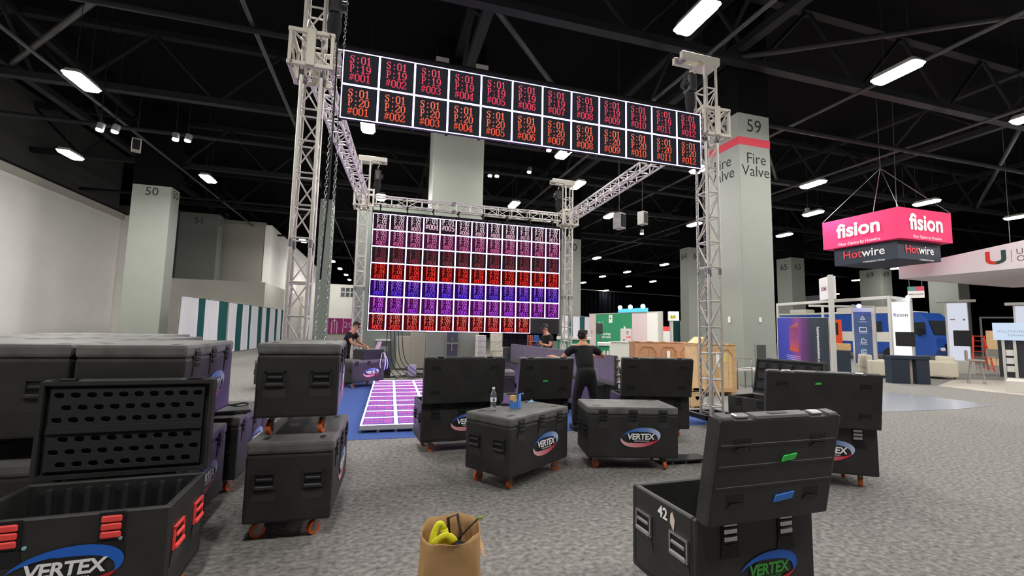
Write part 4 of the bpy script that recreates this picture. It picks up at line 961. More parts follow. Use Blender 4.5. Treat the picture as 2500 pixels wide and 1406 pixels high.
t = thing('blue_bin', 'small blue bag hanging with the cables left of the silver box', 'bag', (at_y(938, 880, 8.3).x, 8.3, 0)); MB().bevbox(-.16, .16, -.1, .1, .25, .62, .05).build('bag_body', mat('deep blue cloth', '2a2f8a', .8), t); MB().path([(-.1, 0, .6), (-.08, 0, .8), (.08, 0, .8), (.1, 0, .6)], .01).build('bag_strap', cable, t); MB().box(-.2, .2, -.12, .12, 0, .25).build('base_block', blk2, t)
# stacks right of the centre column under the screen
for i, (xl, xr, yt, yb, Y_, c_, l_) in enumerate(((1168, 1188, 818, 880, 10.0, 'e4e0da', 'stack of white cartons right of the centre column foot'), (1204, 1250, 812, 830, 10.5, 'd9d4c6', 'pale carton above the open foam case'), (1245, 1256, 820, 880, 9.5, 'c9c4b0', 'narrow beige crate beside the blue cloth'))):
    a = at_y(xl, yt, Y_); b = at_y(xr, yt, Y_)
    t = thing('carton', l_, 'carton', ((a.x+b.x)/2, Y_+.3, 0)); hw = (b.x-a.x)/2; nn = 6 if i != 1 else 4
    for k in range(nn): z0_ = a.z*k/nn; MB().bevbox(-hw, hw, -.25, .25, z0_+.005, a.z*(k+1)/nn-.005, .01, seg=1).build('carton_layer', mat('carton '+c_, c_, .7, noise=.15, nscale=9), t)
for xl, xr, c_, l_ in ((1257, 1283, '2d4f96', 'folded blue cloth over the rail behind the man in the cap'), (1285, 1300, 'b4584c', 'folded red cloth over the rail behind the man in the cap'), (1302, 1316, '3c62ae', 'small blue cloth right of the red cloth')):
    a = at_y(xl, 818, 8.6); b = at_y(xr, 838, 8.6); m = MB(); n_ = 8; vs = []
    for i in range(n_+1): X = a.x+(b.x-a.x)*i/n_; o_ = .03*math.sin(i*2.2); vs += [(X, o_, b.z-.25), (X, o_*.5, a.z), (X, .08+o_, b.z-.2)]
    m.add(vs, [q for i in range(n_) for q in ((3*i, 3*i+3, 3*i+4, 3*i+1), (3*i+1, 3*i+4, 3*i+5, 3*i+2))], 0, True); o = m.build('hanging_cloth', mat('cloth '+c_, c_, .9), None, (0, 8.6, 0)); tag(o, l_, 'cloth')
a = at_y(1245, 845, 8.65); b = at_y(1330, 845, 8.65); t = thing('garment_rail', 'low metal rail carrying the blue and red cloths', 'rail', (0, 8.65, 0)); MB().tube((a.x, 0, a.z+.2), (b.x, 0, a.z+.2), .015).build('rail_bar', zinc, t)
for X in (a.x, b.x): MB().tube((X, 0, 0), (X, 0, a.z+.2), .015).build('rail_leg', zinc, t)

# ------------------------------------------------------------ wooden crates
def crate(label, cx, cy, rz, W, D, H, m0, m1, label_c=True, base=.1, posts=3):
    t = thing('wooden_crate', label, 'crate', (cx, cy, 0), rz)
    np_ = 5
    for i in range(np_): MB().bevbox(-W/2+i*W/np_+.003, -W/2+(i+1)*W/np_-.003, -D/2, -D/2+.02, base, H, .003, seg=1).build('plank', m0, t)
    m = MB(); m.box(-W/2, W/2, -D/2+.02, D/2, base, H-.02); m.build('crate_core', m0, t)
    for z_ in (base+.0, H-.12): MB().bevbox(-W/2, W/2, -D/2-.02, -D/2, z_, z_+.12, .004, seg=1).build('batten', m1, t)
    for i in range(posts):
        X = -W/2+.05+i*(W-.1)/(posts-1); MB().bevbox(X-.05, X+.05, -D/2-.021, -D/2-.001, base+.12, H-.12, .004, seg=1).build('batten', m1, t)
        if i < posts-1:
            X2 = X+(W-.1)/(posts-1); m = MB(); 
            for (xa, xb) in ((X+.05, X+.18), (X2-.05, X2-.18)): m.prism([(xa, H-.12), (xa, H-.26), (xb, H-.12)] if xa < xb else [(xb, H-.12), (xa, H-.26), (xa, H-.12)], -D/2-.019, -D/2)
            m.build('corner_gusset', m1, t)
    for sx in (-1, 1): MB().box(sx*(W/2)-.01 if sx > 0 else -W/2-.01, sx*(W/2)+.01 if sx > 0 else -W/2+.01, -D/2+.02, D/2, base, base+.12).build('batten', m1, t)
    m = MB(); m.box(-W/2-.01, W/2+.01, -D/2-.02, D/2+.02, H-.02, H+.02)
    for k in range(5): m.box(-W/2-.02+k*W/5, -W/2+k*W/5+.12, -D/2-.03, -D/2+.1, H+.01, H+.04)
    m.build('crate_lid', m1, t)
    for k in (-1, 0, 1): MB().box(k*(W/2-.08)-.06, k*(W/2-.08)+.06, -D/2, D/2, 0, base).build('skid', wood2, t)
    if label_c: MB().box(-.05, .05, -D/2-.025, -D/2-.021, H-.55, H-.22).build('shipping_label', whitet, t)
    return t
Yc = 4.5
a = at_y(1556, 836, Yc); b = at_y(1706, 840, Yc)
crate('long reddish plywood crate behind the open case, left of the tower', (a.x+b.x)/2, Yc+.2, -.08, b.x-a.x, .36, a.z, woodr, mat('red batten', 'c0906c', .75, noise=.12, nscale=7), posts=4)
a = at_y(1708, 842, 3.2); b = at_y(1796, 840, 3.2)
tc_ = crate('tall pale wooden crate directly behind the front right tower', (a.x+b.x)/2, 3.5, -.06, b.x-a.x, .55, a.z, wood2, wood, posts=3)
MB().box(.12, .24, -.305, -.30, a.z-.42, a.z-.28).build('yellow_sticker', mat('yellow sticker', 'e3d94e', .6), tc_)
MB().prism([(-.16, .0), (.05, .16), (.18, .13), (.14, .0)], -.2, .2).build('lid_offcut', wood2, tc_, (-.33, .05, a.z+.04))
a = at_y(1704, 990, 1.7)
crate('small pale wooden box on the floor beside the tower base', at_y(1696, 990, 1.9).x-.02, 1.95, 0, .30, .3, .36, wood2, wood2, False, .03, 2)

# ------------------------------------------------------------ far left: drapes
def drape(label, p, q, h, widths, m0, m1, name='pipe_and_drape', grp=None):
    p = Vector(p); q = Vector(q); L_ = (q-p).length; t = thing(name, label, 'drape', (p.x, p.y, 0), math.atan2(q.y-p.y, q.x-p.x), grp)
    x = 0; tot = sum(widths); i = 0
    for w_ in widths:
        w2 = w_*L_/tot; m = MB(); n_ = 16; vs = []
        for j in range(n_+1): X = x+w2*j/n_; of = .06*math.sin(j*1.9+i)+(.03 if i % 2 else 0); vs += [(X+.04*math.sin(j), of*1.5, .03), (X, of, h*.5), (X, of*.6, h)]
        m.add(vs, [z for j in range(n_) for z in ((3*j, 3*j+3, 3*j+4, 3*j+1), (3*j+1, 3*j+4, 3*j+5, 3*j+2))], 0, True)
        m.build('drape_panel', m0 if i % 2 == 0 else m1, t); x += w2; i += 1
    MB().tube((0, 0, h+.02), (L_, 0, h+.02), .025).build('rail', zinc, t)
    k = 0
    while k <= L_+.01: MB().tube((k, .05, 0), (k, .05, h+.02), .025).build('upright', zinc, t); k += L_/max(1, int(L_/3))
    return t
dw = mat('white drape', 'e4e2ea', .9); dg = mat('teal drape', '1f5a5c', .9)
zt_ = at_d(436, 722, dist(at_z(430, 878, 0))); p = at_z(430, 878, 0); q0 = at_d(692, 757, 30)
# far end: same height seen at y=757
h_ = zt_.z; q = at_z(692, 757, h_) ; q.z = 0
drape('green and white striped drape line at the left, behind the tall tower', p, q, h_, [1.2, .62, 1.25, .95, 1, .65, .75, .42, 1.0, .65, .7, .6, .9, .6, .7, .5], dw, dg)
a = at_y(340, 813, 17.5); o = MB().bevbox(-1.0, 1.0, -.4, .4, 1.0, 1.06, .01).build('white_table', [white], None, (a.x, 17.5, a.z-1.06)); 
bpy.data.objects.remove(o)
# middle drapes
p = at_z(1372, 862, 0); q = at_z(1440, 858, 0); h_ = at_d(1400, 770, dist(p)).z
drape('green and white drape line right of the back screen', p, q, h_, [1, .9, 1.3, .9, 1.2], dw, dg)
p = at_z(1636, 858, 0); q = at_z(1715, 858, 0); h_ = at_d(1660, 783, dist(p)).z
drape('green and white drape line under the column marked 64', p, q, h_, [.3, 1.1, .9, 1.2, .9], dw, dg)

# purple booth far behind the left tower
mg = mat('magenta panel', '9a1f6c', .6)
pA3 = at_z(796, 816, .6); Yb = 40
a = at_y(796, 776, Yb); b = at_y(880, 776, Yb); zb_ = at_y(840, 815, Yb).z
t = thing('magenta_booth', 'magenta booth wall with a pale door frame far behind the man at the laptop', 'booth', ((a.x+b.x)/2, Yb, 0)); hw = (b.x-a.x)/2
for k in range(4): MB().bevbox(-hw+k*hw/2+.02, -hw+(k+1)*hw/2-.02, 0, .1, max(zb_, .1), a.z, .01, seg=1).build('booth_panel', mg, t)
c = at_y(812, 782, Yb).x-t.location.x; d = at_y(822, 782, Yb).x-t.location.x
m = MB(); zz = at_y(815, 781, Yb).z; m.box(c-.1, c, -.06, 0, zb_, zz); m.box(d, d+.1, -.06, 0, zb_, zz); m.box(c-.1, d+.1, -.06, 0, zz-.1, zz); m.build('door_frame', mat('pale pink', 'd9a9c8', .6), t)
m = MB(); m.text('2G', .8, (.35*hw, -.01, a.z*.72)); m.build('lettering', mat('pale pink', 'd9a9c8', .6), t)
MB().box(-hw-.5, hw+.5, .15, .25, 0, max(zb_, .1)+.1).build('plinth', wallg, t)
# ------------------------------------------------------------ middle distance: green booth etc.
Yg = 15.0
def rel(px, py, Y_): return at_y(px, py, Y_)
gr = mat('booth green', '2f8f62', .6); pk = mat('booth pink', 'd8c3c3', .6)
A0 = at_z(1438, 872, 0); zt0 = at_d(1438, 768, dist(A0)).z; A1 = at_z(1615, 762, zt0); A1.z = 0
t = thing('green_booth', 'green and pink booth wall with white lettering behind the standing man', 'booth', (A0.x, A0.y, 0), math.atan2(A1.y-A0.y, A1.x-A0.x)); LL = (A1-A0).length
xs = [0, .11, .64, .83, .97]; cols = [pk, gr, pk, white]
for i in range(4): MB().bevbox(xs[i]*LL+.005, xs[i+1]*LL-.005, 0, .08, .02, zt0, .008, seg=1).build('booth_panel', cols[i], t)
MB().box(.97*LL, LL, -.05, .1, .0, zt0+.02).build('corner_post', alu, t); MB().box(0, LL, -.01, .09, zt0, zt0+.05).build('top_rail', alu, t)
m = MB(); m.box(.32*LL, .37*LL, -.02, 0, zt0*.80, zt0*.98, 0); m.box(.335*LL, .355*LL, -.022, -.02, zt0*.89, zt0*.91, 1); m.build('hanging_card', [white, txtdark], t)
m = MB(); m.text('de L', .30, (.19*LL, -.004, zt0*.79), bold=.01); m.text('IP package', .22, (.27*LL, -.004, zt0*.56), bold=.01); m.text('and teams', .20, (.28*LL, -.004, zt0*.49), bold=.01); m.build('lettering', whitet, t)
m = MB(); m.text('IP', .3, (.05*LL, -.004, zt0*.58)); m.build('small_mark', mat('dull pink text', 'a07f80', .6), t)
# blue lamps over it
lampb = emat('blue white lamp', (.55, .85, 1), 14)
t2 = thing('lamp_bar', 'blue lit bar with three white lamps on the green booth top', 'lamp bar', t.location, t.rotation_euler.z)
MB().bevbox(.47*LL, .83*LL, -.1, .1, zt0+.06, zt0+.25, .02).build('bar', emat('cyan glow', (.12, .62, .9), 1.3), t2)
for k in (.5, .64, .80): MB().ball((k*LL, -.1, zt0+.33), .12, n=12).build('lamp', emat('white glow', (.85, .95, 1), 9), t2)
# laptop standing on white counter
p = at_z(1487, 905, 0); hC = at_d(1495, 833, dist(p)).z; q = at_z(1552, 836, hC); q.z = 0
Lc = (q-p).length; rzc = math.atan2(q.y-p.y, q.x-p.x)
t = thing('white_counter', 'white counter with a grey rim between the green booth and the crates', 'counter', (p.x, p.y, 0), rzc)
MB().bevbox(0, Lc*1.3, 0, .6, 0, hC-.04, .01).build('counter_body', mat('cream laminate', 'dedbd2', .5), t); MB().bevbox(-.03, Lc*1.3, -.03, .63, hC-.04, hC, .008).build('counter_top', mat('grey rim', 'b8b9b6', .5), t)
D_ = dist(p)+.25; a = at_d(1508, 831, D_); b = at_d(1548, 831, D_); c = at_d(1508, 800, D_)
t = thing('laptop', 'large pink laptop lid with stickers standing open on the white counter', 'laptop', ((a.x+b.x)/2, (a.y+b.y)/2, hC), rzc); hw = math.hypot(a.x-b.x, a.y-b.y)/2; hh_ = c.z-a.z
MB().bevbox(-hw, hw, 0, .02, .0, hh_, .008).build('screen_lid', mat('pinkish silver', 'd3c6c6', .4), t); MB().bevbox(-hw, hw, .02, .26, 0, .02, .006).build('base', alu, t)
for x_, z_, w_, h__, c_, l_ in ((.12, .75, .2, .09, '4a4c60', 'dark'), (.12, .60, .2, .08, '8b8b92', 'grey'), (.42, .34, .22, .15, 'd8605a', 'red'), (.12, .34, .08, .12, 'c04a4a', 'red'), (-.45, .12, .12, .12, '333333', 'black'), (-.85, .88, .04, .04, '444444', 'black')):
    tag(MB().bevbox(x_*hw, (x_+w_*2)*hw, -.003, -.0005, (z_-h__/2)*hh_, (z_+h__/2)*hh_, .001, seg=1).build('sticker', mat('sticker '+c_, c_, .6), t), l_+' sticker')
o = MB().prism([(-.05, 0), (.06, 0), (.03, .05), (.06, .10), (-.0, .06), (-.05, .13), (-.03, .06)], -.005, .005).build('paper_tag', mat('cream paper', 'e9dfc6', .7), t, (-.25*hw, .01, hh_))
# monitor on stand
p = at_z(1463, 935, 0); p = at_d(1463, 905, 16); t = thing('display_stand', 'dark square display on a thin stand before the green booth', 'monitor', (p.x, p.y, 0), rzc)
zc_ = at_d(1463, 802, 16).z; hh_ = zc_-at_d(1463, 815, 16).z
MB().bevbox(-hh_*.78, hh_*.78, -.03, .03, zc_-hh_, zc_+hh_, .01).build('screen', mat('display dark', (.045, .042, .042), .5), t); MB().tube((0, .03, 0), (0, .03, zc_-hh_), .02).build('stand_pole', zinc, t); MB().bevbox(-.25, .25, -.2, .2, 0, .03, .01).build('stand_foot', zinc, t)
# low green counter behind the back right tower
for (xl, xr, yt, D_, c_, l_) in ((1362, 1440, 822, 17, gr, 'long green counter with a white top behind the back right tower'), (1462, 1488, 836, 14.5, gr, 'small green and white counter left of the white one')):
    a = at_d(xl, yt, D_); b = at_d(xr, yt, D_); t = thing('green_counter', l_, 'counter', (a.x, a.y, 0), math.atan2(b.y-a.y, b.x-a.x)); LL = math.hypot(b.x-a.x, b.y-a.y)
    MB().bevbox(0, LL, 0, .5, 0, a.z-.1, .01).build('counter_body', c_, t); MB().bevbox(-.05, LL+.05, -.05, .55, a.z-.1, a.z, .01).build('counter_top', white, t)
    for k in range(3): MB().box(LL*(k+.2)/3, LL*(k+.8)/3, -.015, 0, a.z-.65, a.z-.25).build('front_panel', white, t)
# red and white kiosk, yellow sign box
a = at_d(1617, 797, 26); b = at_d(1639, 797, 26); t = thing('red_kiosk', 'small red and white kiosk right of the green booth', 'kiosk', ((a.x+b.x)/2, a.y, 0), -.5); hw = .36*(b.x-a.x)*2
MB().bevbox(-hw/1.3, hw/1.3, -.2, .2, 0, a.z-.25, .01).build('cabinet', white, t); MB().bevbox(-hw/1.3, hw/1.3, -.21, .21, a.z-.25, a.z, .01).build('header', red, t); MB().box(-hw/1.3, hw/1.3, -.22, -.2, .5, .9).build('red_panel', red, t)
a = at_d(1632, 760, 30); b = at_d(1656, 783, 30); t = thing('sign_box', 'grey box with a yellow sign left of the foot of column 64', 'sign', (a.x, a.y, 0), -.5); hw = math.hypot(b.x-a.x, b.y-a.y)
MB().bevbox(0, hw*1.1, 0, .4, b.z, a.z, .02).build('box_panel', wallm, t); MB().box(.18*hw, .75*hw, -.02, 0, b.z+.25*(a.z-b.z), b.z+.58*(a.z-b.z)).build('yellow_plate', mat('yellow plate', 'f0e85a', .5), t); MB().box(.3*hw, .5*hw, .1, .3, 0, b.z).build('post', wallg, t)
MB().text('64', .3, (.45*hw, -.022, b.z+.41*(a.z-b.z))).build('sign_text', txtdark, t)
# rail and white tubes at foot of fire valve column
t = thing('folding_barrier', 'pale folding barrier at the foot of the fire valve column', 'barrier', (at_y(1800, 900, 4.3).x, 4.3, 0), .05)
for X in (0, .55): MB().path([(X, 0, 0), (X, 0, .86), (X+.06, 0, .9)], .015).build('post', zinc, t)
for z_ in (.9, .62): MB().path([(0, 0, z_), (.25, .02, z_-.02), (.55, 0, z_-.03)], .013).build('rail', zinc, t)
MB().bevbox(.1, .95, .1, .3, .5, .6, .03).build('folded_bundle', white, t)
for X in (.15, .5, .9): MB().tube((X, .2, 0), (X, .2, .5), .02).build('post', zinc, t)

# ------------------------------------------------------------ right side booth
gb = mat('frame pale grey', 'c6c5c0', .5, .2)
P0 = at_z(2037, 915, 0); D0 = dist(P0); P1 = at_z(2186, 930, 0); D1 = dist(P1)
zf = at_d(2170, 722, D1).z
def fr(px, D_): p = at_d(px, 800, D_); return Vector((p.x, p.y, 0))
F0 = at_z(1898, 741, zf); F1 = at_z(2170, 722, zf); F2 = at_z(2222, 729, zf)
t = thing('booth_frame', 'white open booth frame with tall posts right of the fire valve column', 'booth frame', (0, 0, 0))
def beam(t, p, q, z, w_=.09, name='beam', m=gb):
    p = Vector((p[0], p[1], 0)); q = Vector((q[0], q[1], 0)); a = math.atan2(q.y-p.y, q.x-p.x)
    MB().bevbox(0, (q-p).length, -w_/2, w_/2, z-w_, z, .008, seg=1).build(name, m, t, (p.x, p.y, 0), (0, 0, a))
beam(t, F0, F1, zf, .12); beam(t, F1, F2, zf, .12)
G0 = at_z(1990, 748, zf-.1); 
beam(t, at_z(1975, 744, zf), at_z(2130, 747, zf), zf, .1)
for p in (F0, F1, F2, at_z(2026, 738, zf), at_z(2008, 748, zf), at_z(2133, 747, zf)):
    MB().bevbox(p.x-.045, p.x+.045, p.y-.045, p.y+.045, 0, zf, .006, seg=1).build('post', gb, t)
# printed wall of the booth
D_ = dist(F0); a = at_d(1903, 771, dist(F0)); W0 = Vector((F0.x, F0.y, 0)); W1 = at_z(2034, 920, 0)
zw = at_d(1905, 771, dist(W0)).z
W1 = at_z(2028, 908, 0); zw = at_d(2023, 774.6, dist(W1)).z; W0 = at_z(1897, 775, zw); W0.z = 0
ang = math.atan2(W1.y-W0.y, W1.x-W0.x); LL = (W1-W0).length
t = thing('printed_wall', 'large booth wall printed violet and orange with a vertical web address', 'printed wall', (W0.x, W0.y, 0), ang)
MB().box(0, LL, 0, .08, 0, zw).build('wall_body', gb, t)
mp_ = gmat('print violet', [(0, '2c2f8c'), (.12, '2a3aa0'), (.28, '4a3796'), (.40, '8a3f80'), (.5, '5e2f6c'), (.66, '2c2742'), (.75, '2a3440'), (1, '25303a')], 0, 0, LL, 1, False, .35)
MB().box(.01, LL-.01, -.012, 0, .02, zw-.02).build('print', mp_, t)
m = MB(); m.add([(.24*LL, -.014, .36*zw), (.42*LL, -.014, .33*zw), (.42*LL, -.014, .9*zw), (.24*LL, -.014, .82*zw)], [(0, 1, 2, 3)]); m.build('print_doorway', gmat('print orange', [(0, 'b8503a'), (.4, '8a3a78'), (.8, '7a3560'), (1, 'c06a3c')], 2, .36*zw, .9*zw, 1, False, .35), t)
m = MB(); 
for k in range(3): m.add([(.17*LL+k*.02, -.014, (.27-.035*k)*zw), (.45*LL, -.014, (.24-.035*k)*zw), (.45*LL, -.014, (.25-.035*k)*zw), (.17*LL+k*.02, -.014, (.28-.035*k)*zw)], [(0, 1, 2, 3)])
m.build('print_streaks', mat('print lilac', 'b9b0ea', .4), t)
m = MB(); m.text('hotwirecommunications.com', .15, (0, -.003, 0), bold=.015); m.build('lettering', whitet, t, (.80*LL, -.012, .46*zw), (0, PI/2, 0))
# dark counter next to it, icon banner
a = at_d(2037, 855, D0-.3); b = at_d(2076, 855, D0-.3)
t = thing('dark_counter', 'dark navy counter behind the thin white post', 'counter', (a.x, a.y, 0), math.atan2(b.y-a.y, b.x-a.x)); MB().bevbox(0, math.hypot(b.x-a.x, b.y-a.y), 0, .6, 0, a.z, .01).build('counter_body', navy, t); MB().bevbox(.05, .55, .1, .5, a.z, a.z+.28, .02).build('carton', wood, t)
D_ = 24; a = at_d(2078, 752, D_); b = at_d(2135, 752, D_); zb_ = at_d(2085, 893, D_).z
t = thing('icon_banner', 'tall blue banner with four white outline icons in a grey frame', 'banner', (a.x, a.y, 0), math.atan2(b.y-a.y, b.x-a.x)); LL = math.hypot(b.x-a.x, b.y-a.y)
MB().bevbox(0, LL, 0, .12, max(0, zb_), a.z, .01).build('frame', gb, t); Hb = a.z-zb_; z0_ = max(0, zb_)
MB().box(.08*LL, .85*LL, -.01, 0, z0_+.05*Hb, z0_+.93*Hb).build('print', gmat('banner blue', [(0, '3f5580'), (.8, '44598a'), (1, '5a66a8')], 2, 0, 3, 1, False), t)
ic = mat('icon white', 'dfe9f2', .5); X = .47*LL; s_ = .14*LL
def ring(m, cx, cz, rx, rz, w_, n=20, a0=0, a1=360, y=-.014):
    vs = []
    for i in range(n+1):
        a = R(a0+(a1-a0)*i/n); vs += [(cx+rx*math.cos(a), y, cz+rz*math.sin(a)), (cx+(rx-w_)*math.cos(a), y, cz+(rz-w_)*math.sin(a))]
    m.add(vs, [(2*i, 2*i+1, 2*i+3, 2*i+2) for i in range(n)])
for k in range(4):
    zc_ = z0_+Hb*(.82-.19*k); m = MB()
    if k == 0: ring(m, X, zc_, s_, s_*1.1, s_*.25, 3, 90, 450); ring(m, X, zc_-.02, s_*.5, s_*.5, s_*.15)
    if k == 1: 
        for x0_, x1_, z0__, z1__ in ((-1.2, 1.2, .6, .85), (-1.2, 1.2, -.85, -.6), (-1.2, -.95, -.85, .85), (.95, 1.2, -.85, .85)): m.box(X+x0_*s_, X+x1_*s_, -.014, -.011, zc_+z0__*s_, zc_+z1__*s_)
    if k == 2: 
        for x0_, x1_, z0__, z1__ in ((-.8, .8, .1, .3), (-.8, .8, -.95, -.75), (-.8, -.6, -.9, .2), (.6, .8, -.9, .2)): m.box(X+x0_*s_, X+x1_*s_, -.014, -.011, zc_+z0__*s_, zc_+z1__*s_)
        ring(m, X-.2*s_, zc_+.3*s_, .5*s_, .7*s_, .18*s_, 12, 0, 180)
    if k == 3: ring(m, X, zc_, s_, s_, s_*.22, 20, 20, 340); ring(m, X+.1*s_, zc_, s_*.5, s_*.5, s_*.18, 20, 20, 340)
    m.build('icon', ic, t)
    if k < 3: MB().box(X-1.2*s_, X+1.2*s_, -.014, -.011, zc_-1.45*s_, zc_-1.3*s_).build('caption_line', ic, t)
p = at_d(2097, 747, D_-.3); t2 = thing('blue_spot', 'small glowing blue lamp clipped on the icon banner top', 'lamp', p); MB().ball((0, 0, 0), .09, n=10).build('bulb', emat('blue lamp', (.15, .2, 1), 12), t2); MB().tube((0, 0, 0), (0, .3, .05), .03).build('arm', zinc, t2)
# armchairs
crm = mat('cream leather', 'd3cbb8', .5)
def armchair(px, py, label, rz):
    p = at_z(px, py, 0); t = thing('armchair', label, 'armchair', (p.x, p.y, 0), rz, None); t.scale = (1.1, 1.1, 1.1)
    MB().bevbox(-.45, .45, -.40, .40, .10, .44, .05).build('seat', crm, t); MB().bevbox(-.45, .45, .22, .42, .3, .80, .06).build('backrest', crm, t)
    for s in (-1, 1): MB().bevbox(s*.52-.1, s*.52+.1, -.42, .42, .08, .62, .05).build('armrest', crm, t)
    for sx in (-1, 1):
        for sy in (-1, 1): MB().tube((sx*.5, sy*.34, 0), (sx*.5, sy*.34, .1), .02).build('leg', blk2, t)
armchair(2140, 919, 'cream leather armchair in front of the icon banner', .9)
armchair(2283, 922, 'cream leather armchair right of the dark navy desk', -2.2)
# light tower with the small word fision
a = at_d(2172, 730, D1+.5); b = at_d(2222, 730, D1+.5); LL = math.hypot(b.x-a.x, b.y-a.y)
rzt = math.atan2(b.y-a.y, b.x-a.x)
t = thing('light_tower', 'tall backlit white display tower with a dark word and black monitor', 'display tower', (a.x, a.y, 0), rzt)
lit = emat('backlit white', (.93, .96, 1), 1.15)
MB().bevbox(0, LL, 0, .5, 0, a.z, .01).build('tower_frame', gb, t)
zl0 = at_d(2190, 870, D1+.5).z
MB().box(.08*LL, .94*LL, -.015, 0, zl0, a.z-.12).build('light_box', lit, t)
m = MB(); m.text('fision', .20, (.5*LL, -.02, at_d(2195, 769, D1+.5).z), bold=.004); m.build('lettering', mat('dark violet text', '4b3060', .6), t)
z1_ = at_d(2200, 810, D1+.5).z; z0_ = at_d(2200, 845, D1+.5).z
MB().bevbox(.18*LL, 1.12*LL, -.12, -.03, z0_, z1_, .01).build('monitor', mat('monitor black', (.02, .018, .022), .25), t)
MB().ball((.9*LL, -.1, a.z+.05), .07, n=8).build('top_lamp', emat('white glow', (.85, .95, 1), 9), t)
# navy desk
p = at_z(2180, 936, 0); q = at_z(2274, 939, 0); a = at_d(2182, 868, dist(p)); LL = (q-p).length
t = thing('navy_desk', 'navy reception desk with two panel legs below the monitor', 'desk', (p.x, p.y, 0), math.atan2(q.y-p.y, q.x-p.x))
MB().bevbox(-.02, LL+.02, 0, .4, a.z-.12, a.z, .01).build('desk_top', navy, t); MB().bevbox(0, .48*LL, .02, .36, 0, a.z-.12, .01).build('panel_leg', navy, t); MB().bevbox(.65*LL, LL, .02, .36, 0, a.z-.12, .01).build('panel_leg', navy, t); MB().box(.48*LL, .65*LL, .2, .3, 0, a.z-.12).build('cream_panel', crm, t)
# second kiosk tower and the lit counters at the right edge
def kiosk(label, xl, xr, yt, yb, D_, monitor=True, caps=1.35):
    a = at_d(xl, yt, D_); b = at_d(xr, yt, D_); LL = math.hypot(b.x-a.x, b.y-a.y); t = thing('display_kiosk', label, 'display tower', (a.x, a.y, 0), math.atan2(b.y-a.y, b.x-a.x))
    H_ = a.z; MB().bevbox(0, LL, 0, .4, .55, H_, .01).build('tower_frame', gb, t); MB().bevbox(-.02, LL+.1, -.1, .55, 0, .55, .01).build('cabinet', mat('kiosk cabinet', 'bdbab0', .6), t)
    MB().box(.1*LL, .96*LL, -.015, 0, .6, H_-.05).build('light_box', emat('soft backlit', (.78, .80, .92), .85), t)
    MB().bevbox(-.5*LL*(caps-1)*2, LL*caps, -.15, .45, H_, H_+.10, .01).build('cap_shelf', gb, t)
    if monitor: MB().bevbox(.3*LL, 1.05*LL, -.1, -.02, .38*H_, .60*H_, .01).build('monitor', mat('monitor black', (.02, .018, .022), .25), t)
    m = MB(); m.box(.2*LL, .42*LL, -.018, -.015, .745*H_, .76*H_); m.box(.75*LL, .85*LL, -.018, -.015, .74*H_, .765*H_); m.build('print_marks', mat('faint grey print', '8a8aa0', .6), t)
    return t
kiosk('white display tower with a black screen left of the red ladder', 2305, 2362, 738, 905, 29.5)
kiosk('white display tower cut by the right edge of the picture', 2472, 2530, 745, 905, 27, False)
# red step ladder
p = at_z(2395, 905, 0); Dl = dist(p); t = thing('step_ladder', 'red step ladder standing open behind the bar stools', 'ladder', (p.x, p.y, 0), -.9)
rdl = mat('ladder red', 'd8402c', .5); Hl = at_d(2400, 822, Dl).z
for s in (-1, 1):
    MB().tube((s*.38, -.55, 0), (s*.18, 0, Hl), .035, n=6).build('rail', rdl, t); MB().tube((s*.42, .75, 0), (s*.18, .05, Hl), .03, n=6).build('rear_leg', rdl, t)
for k in range(6): u = (k+.6)/6.4; MB().box(-.38+.2*u, .38-.2*u, -.55*(1-u)-.05, -.55*(1-u)+.05, Hl*u-.012, Hl*u+.012).build('step', rdl, t)
MB().bevbox(-.22, .22, -.1, .12, Hl, Hl+.05, .01).build('top_cap', rdl, t)
# bar stools and high table
def stool(px, py, D_, label, rz):
    p = at_z(px, py, 0); t = thing('bar_stool', label, 'bar stool', (p.x, p.y, 0), rz, None); t.scale = (1.15, 1.15, 1.1); sm = mat('stool grey', '9a968c', .5)
    MB().bevbox(-.22, .22, -.2, .2, .74, .79, .02).build('seat', sm, t); m = MB(); m.bevbox(-.21, .21, .17, .21, .76, 1.08, .015); m.build('backrest', sm, t)
    for sx in (-1, 1):
        for sy in (-1, 1): MB().tube((sx*.2, sy*.18, .0), (sx*.12, sy*.1, .75), .013, n=6).build('leg', sm, t)
    m = MB(); m.tube((-.17, -.15, .28), (.17, -.15, .28), .012); m.build('footrest', chrome, t)
    for sx in (-1, 1): MB().ball((sx*.2, -.18, .02), .03, n=8).build('foot_glide', chrome, t)
stool(2385, 938, 0, 'grey bar stool, left of the three before the ladder', .6)
stool(2440, 922, 0, 'grey bar stool, middle of the three before the ladder', -.5)
stool(2490, 915, 0, 'grey bar stool at the right edge of the picture', .2)
# lit reception sign at right edge, dark boards behind
p = at_d(2425, 830, 25); q = at_d(2520, 830, 25); LL = math.hypot(q.x-p.x, q.y-p.y); t = thing('lit_counter_sign', 'glowing pale blue sign board at the right edge above the stools', 'sign', (p.x, p.y, 0), math.atan2(q.y-p.y, q.x-p.x))
z1_ = at_d(2430, 788, 25).z; z0_ = at_d(2430, 830, 25).z
MB().bevbox(0, LL, 0, .08, z0_, z1_, .01).build('sign_board', emat('pale blue lit', (.66, .78, .95), .95), t); m = MB(); m.text('SOLUTIONS FOR', .13, (.62*LL, -.005, z0_+.5*(z1_-z0_))); m.text('business', .13, (.62*LL, -.005, z0_+.3*(z1_-z0_))); m.build('lettering', mat('grey blue text', '8a97b0', .6), t)
for X in (.25*LL, .55*LL, .9*LL): MB().box(X-.04, X+.04, .1, .16, 0, z0_+.1).build('post', gb, t)
MB().box(.1*LL, LL, .3, .36, .2, z0_).build('dark_board', mat('dark poster', (.03, .03, .04), .5), t)
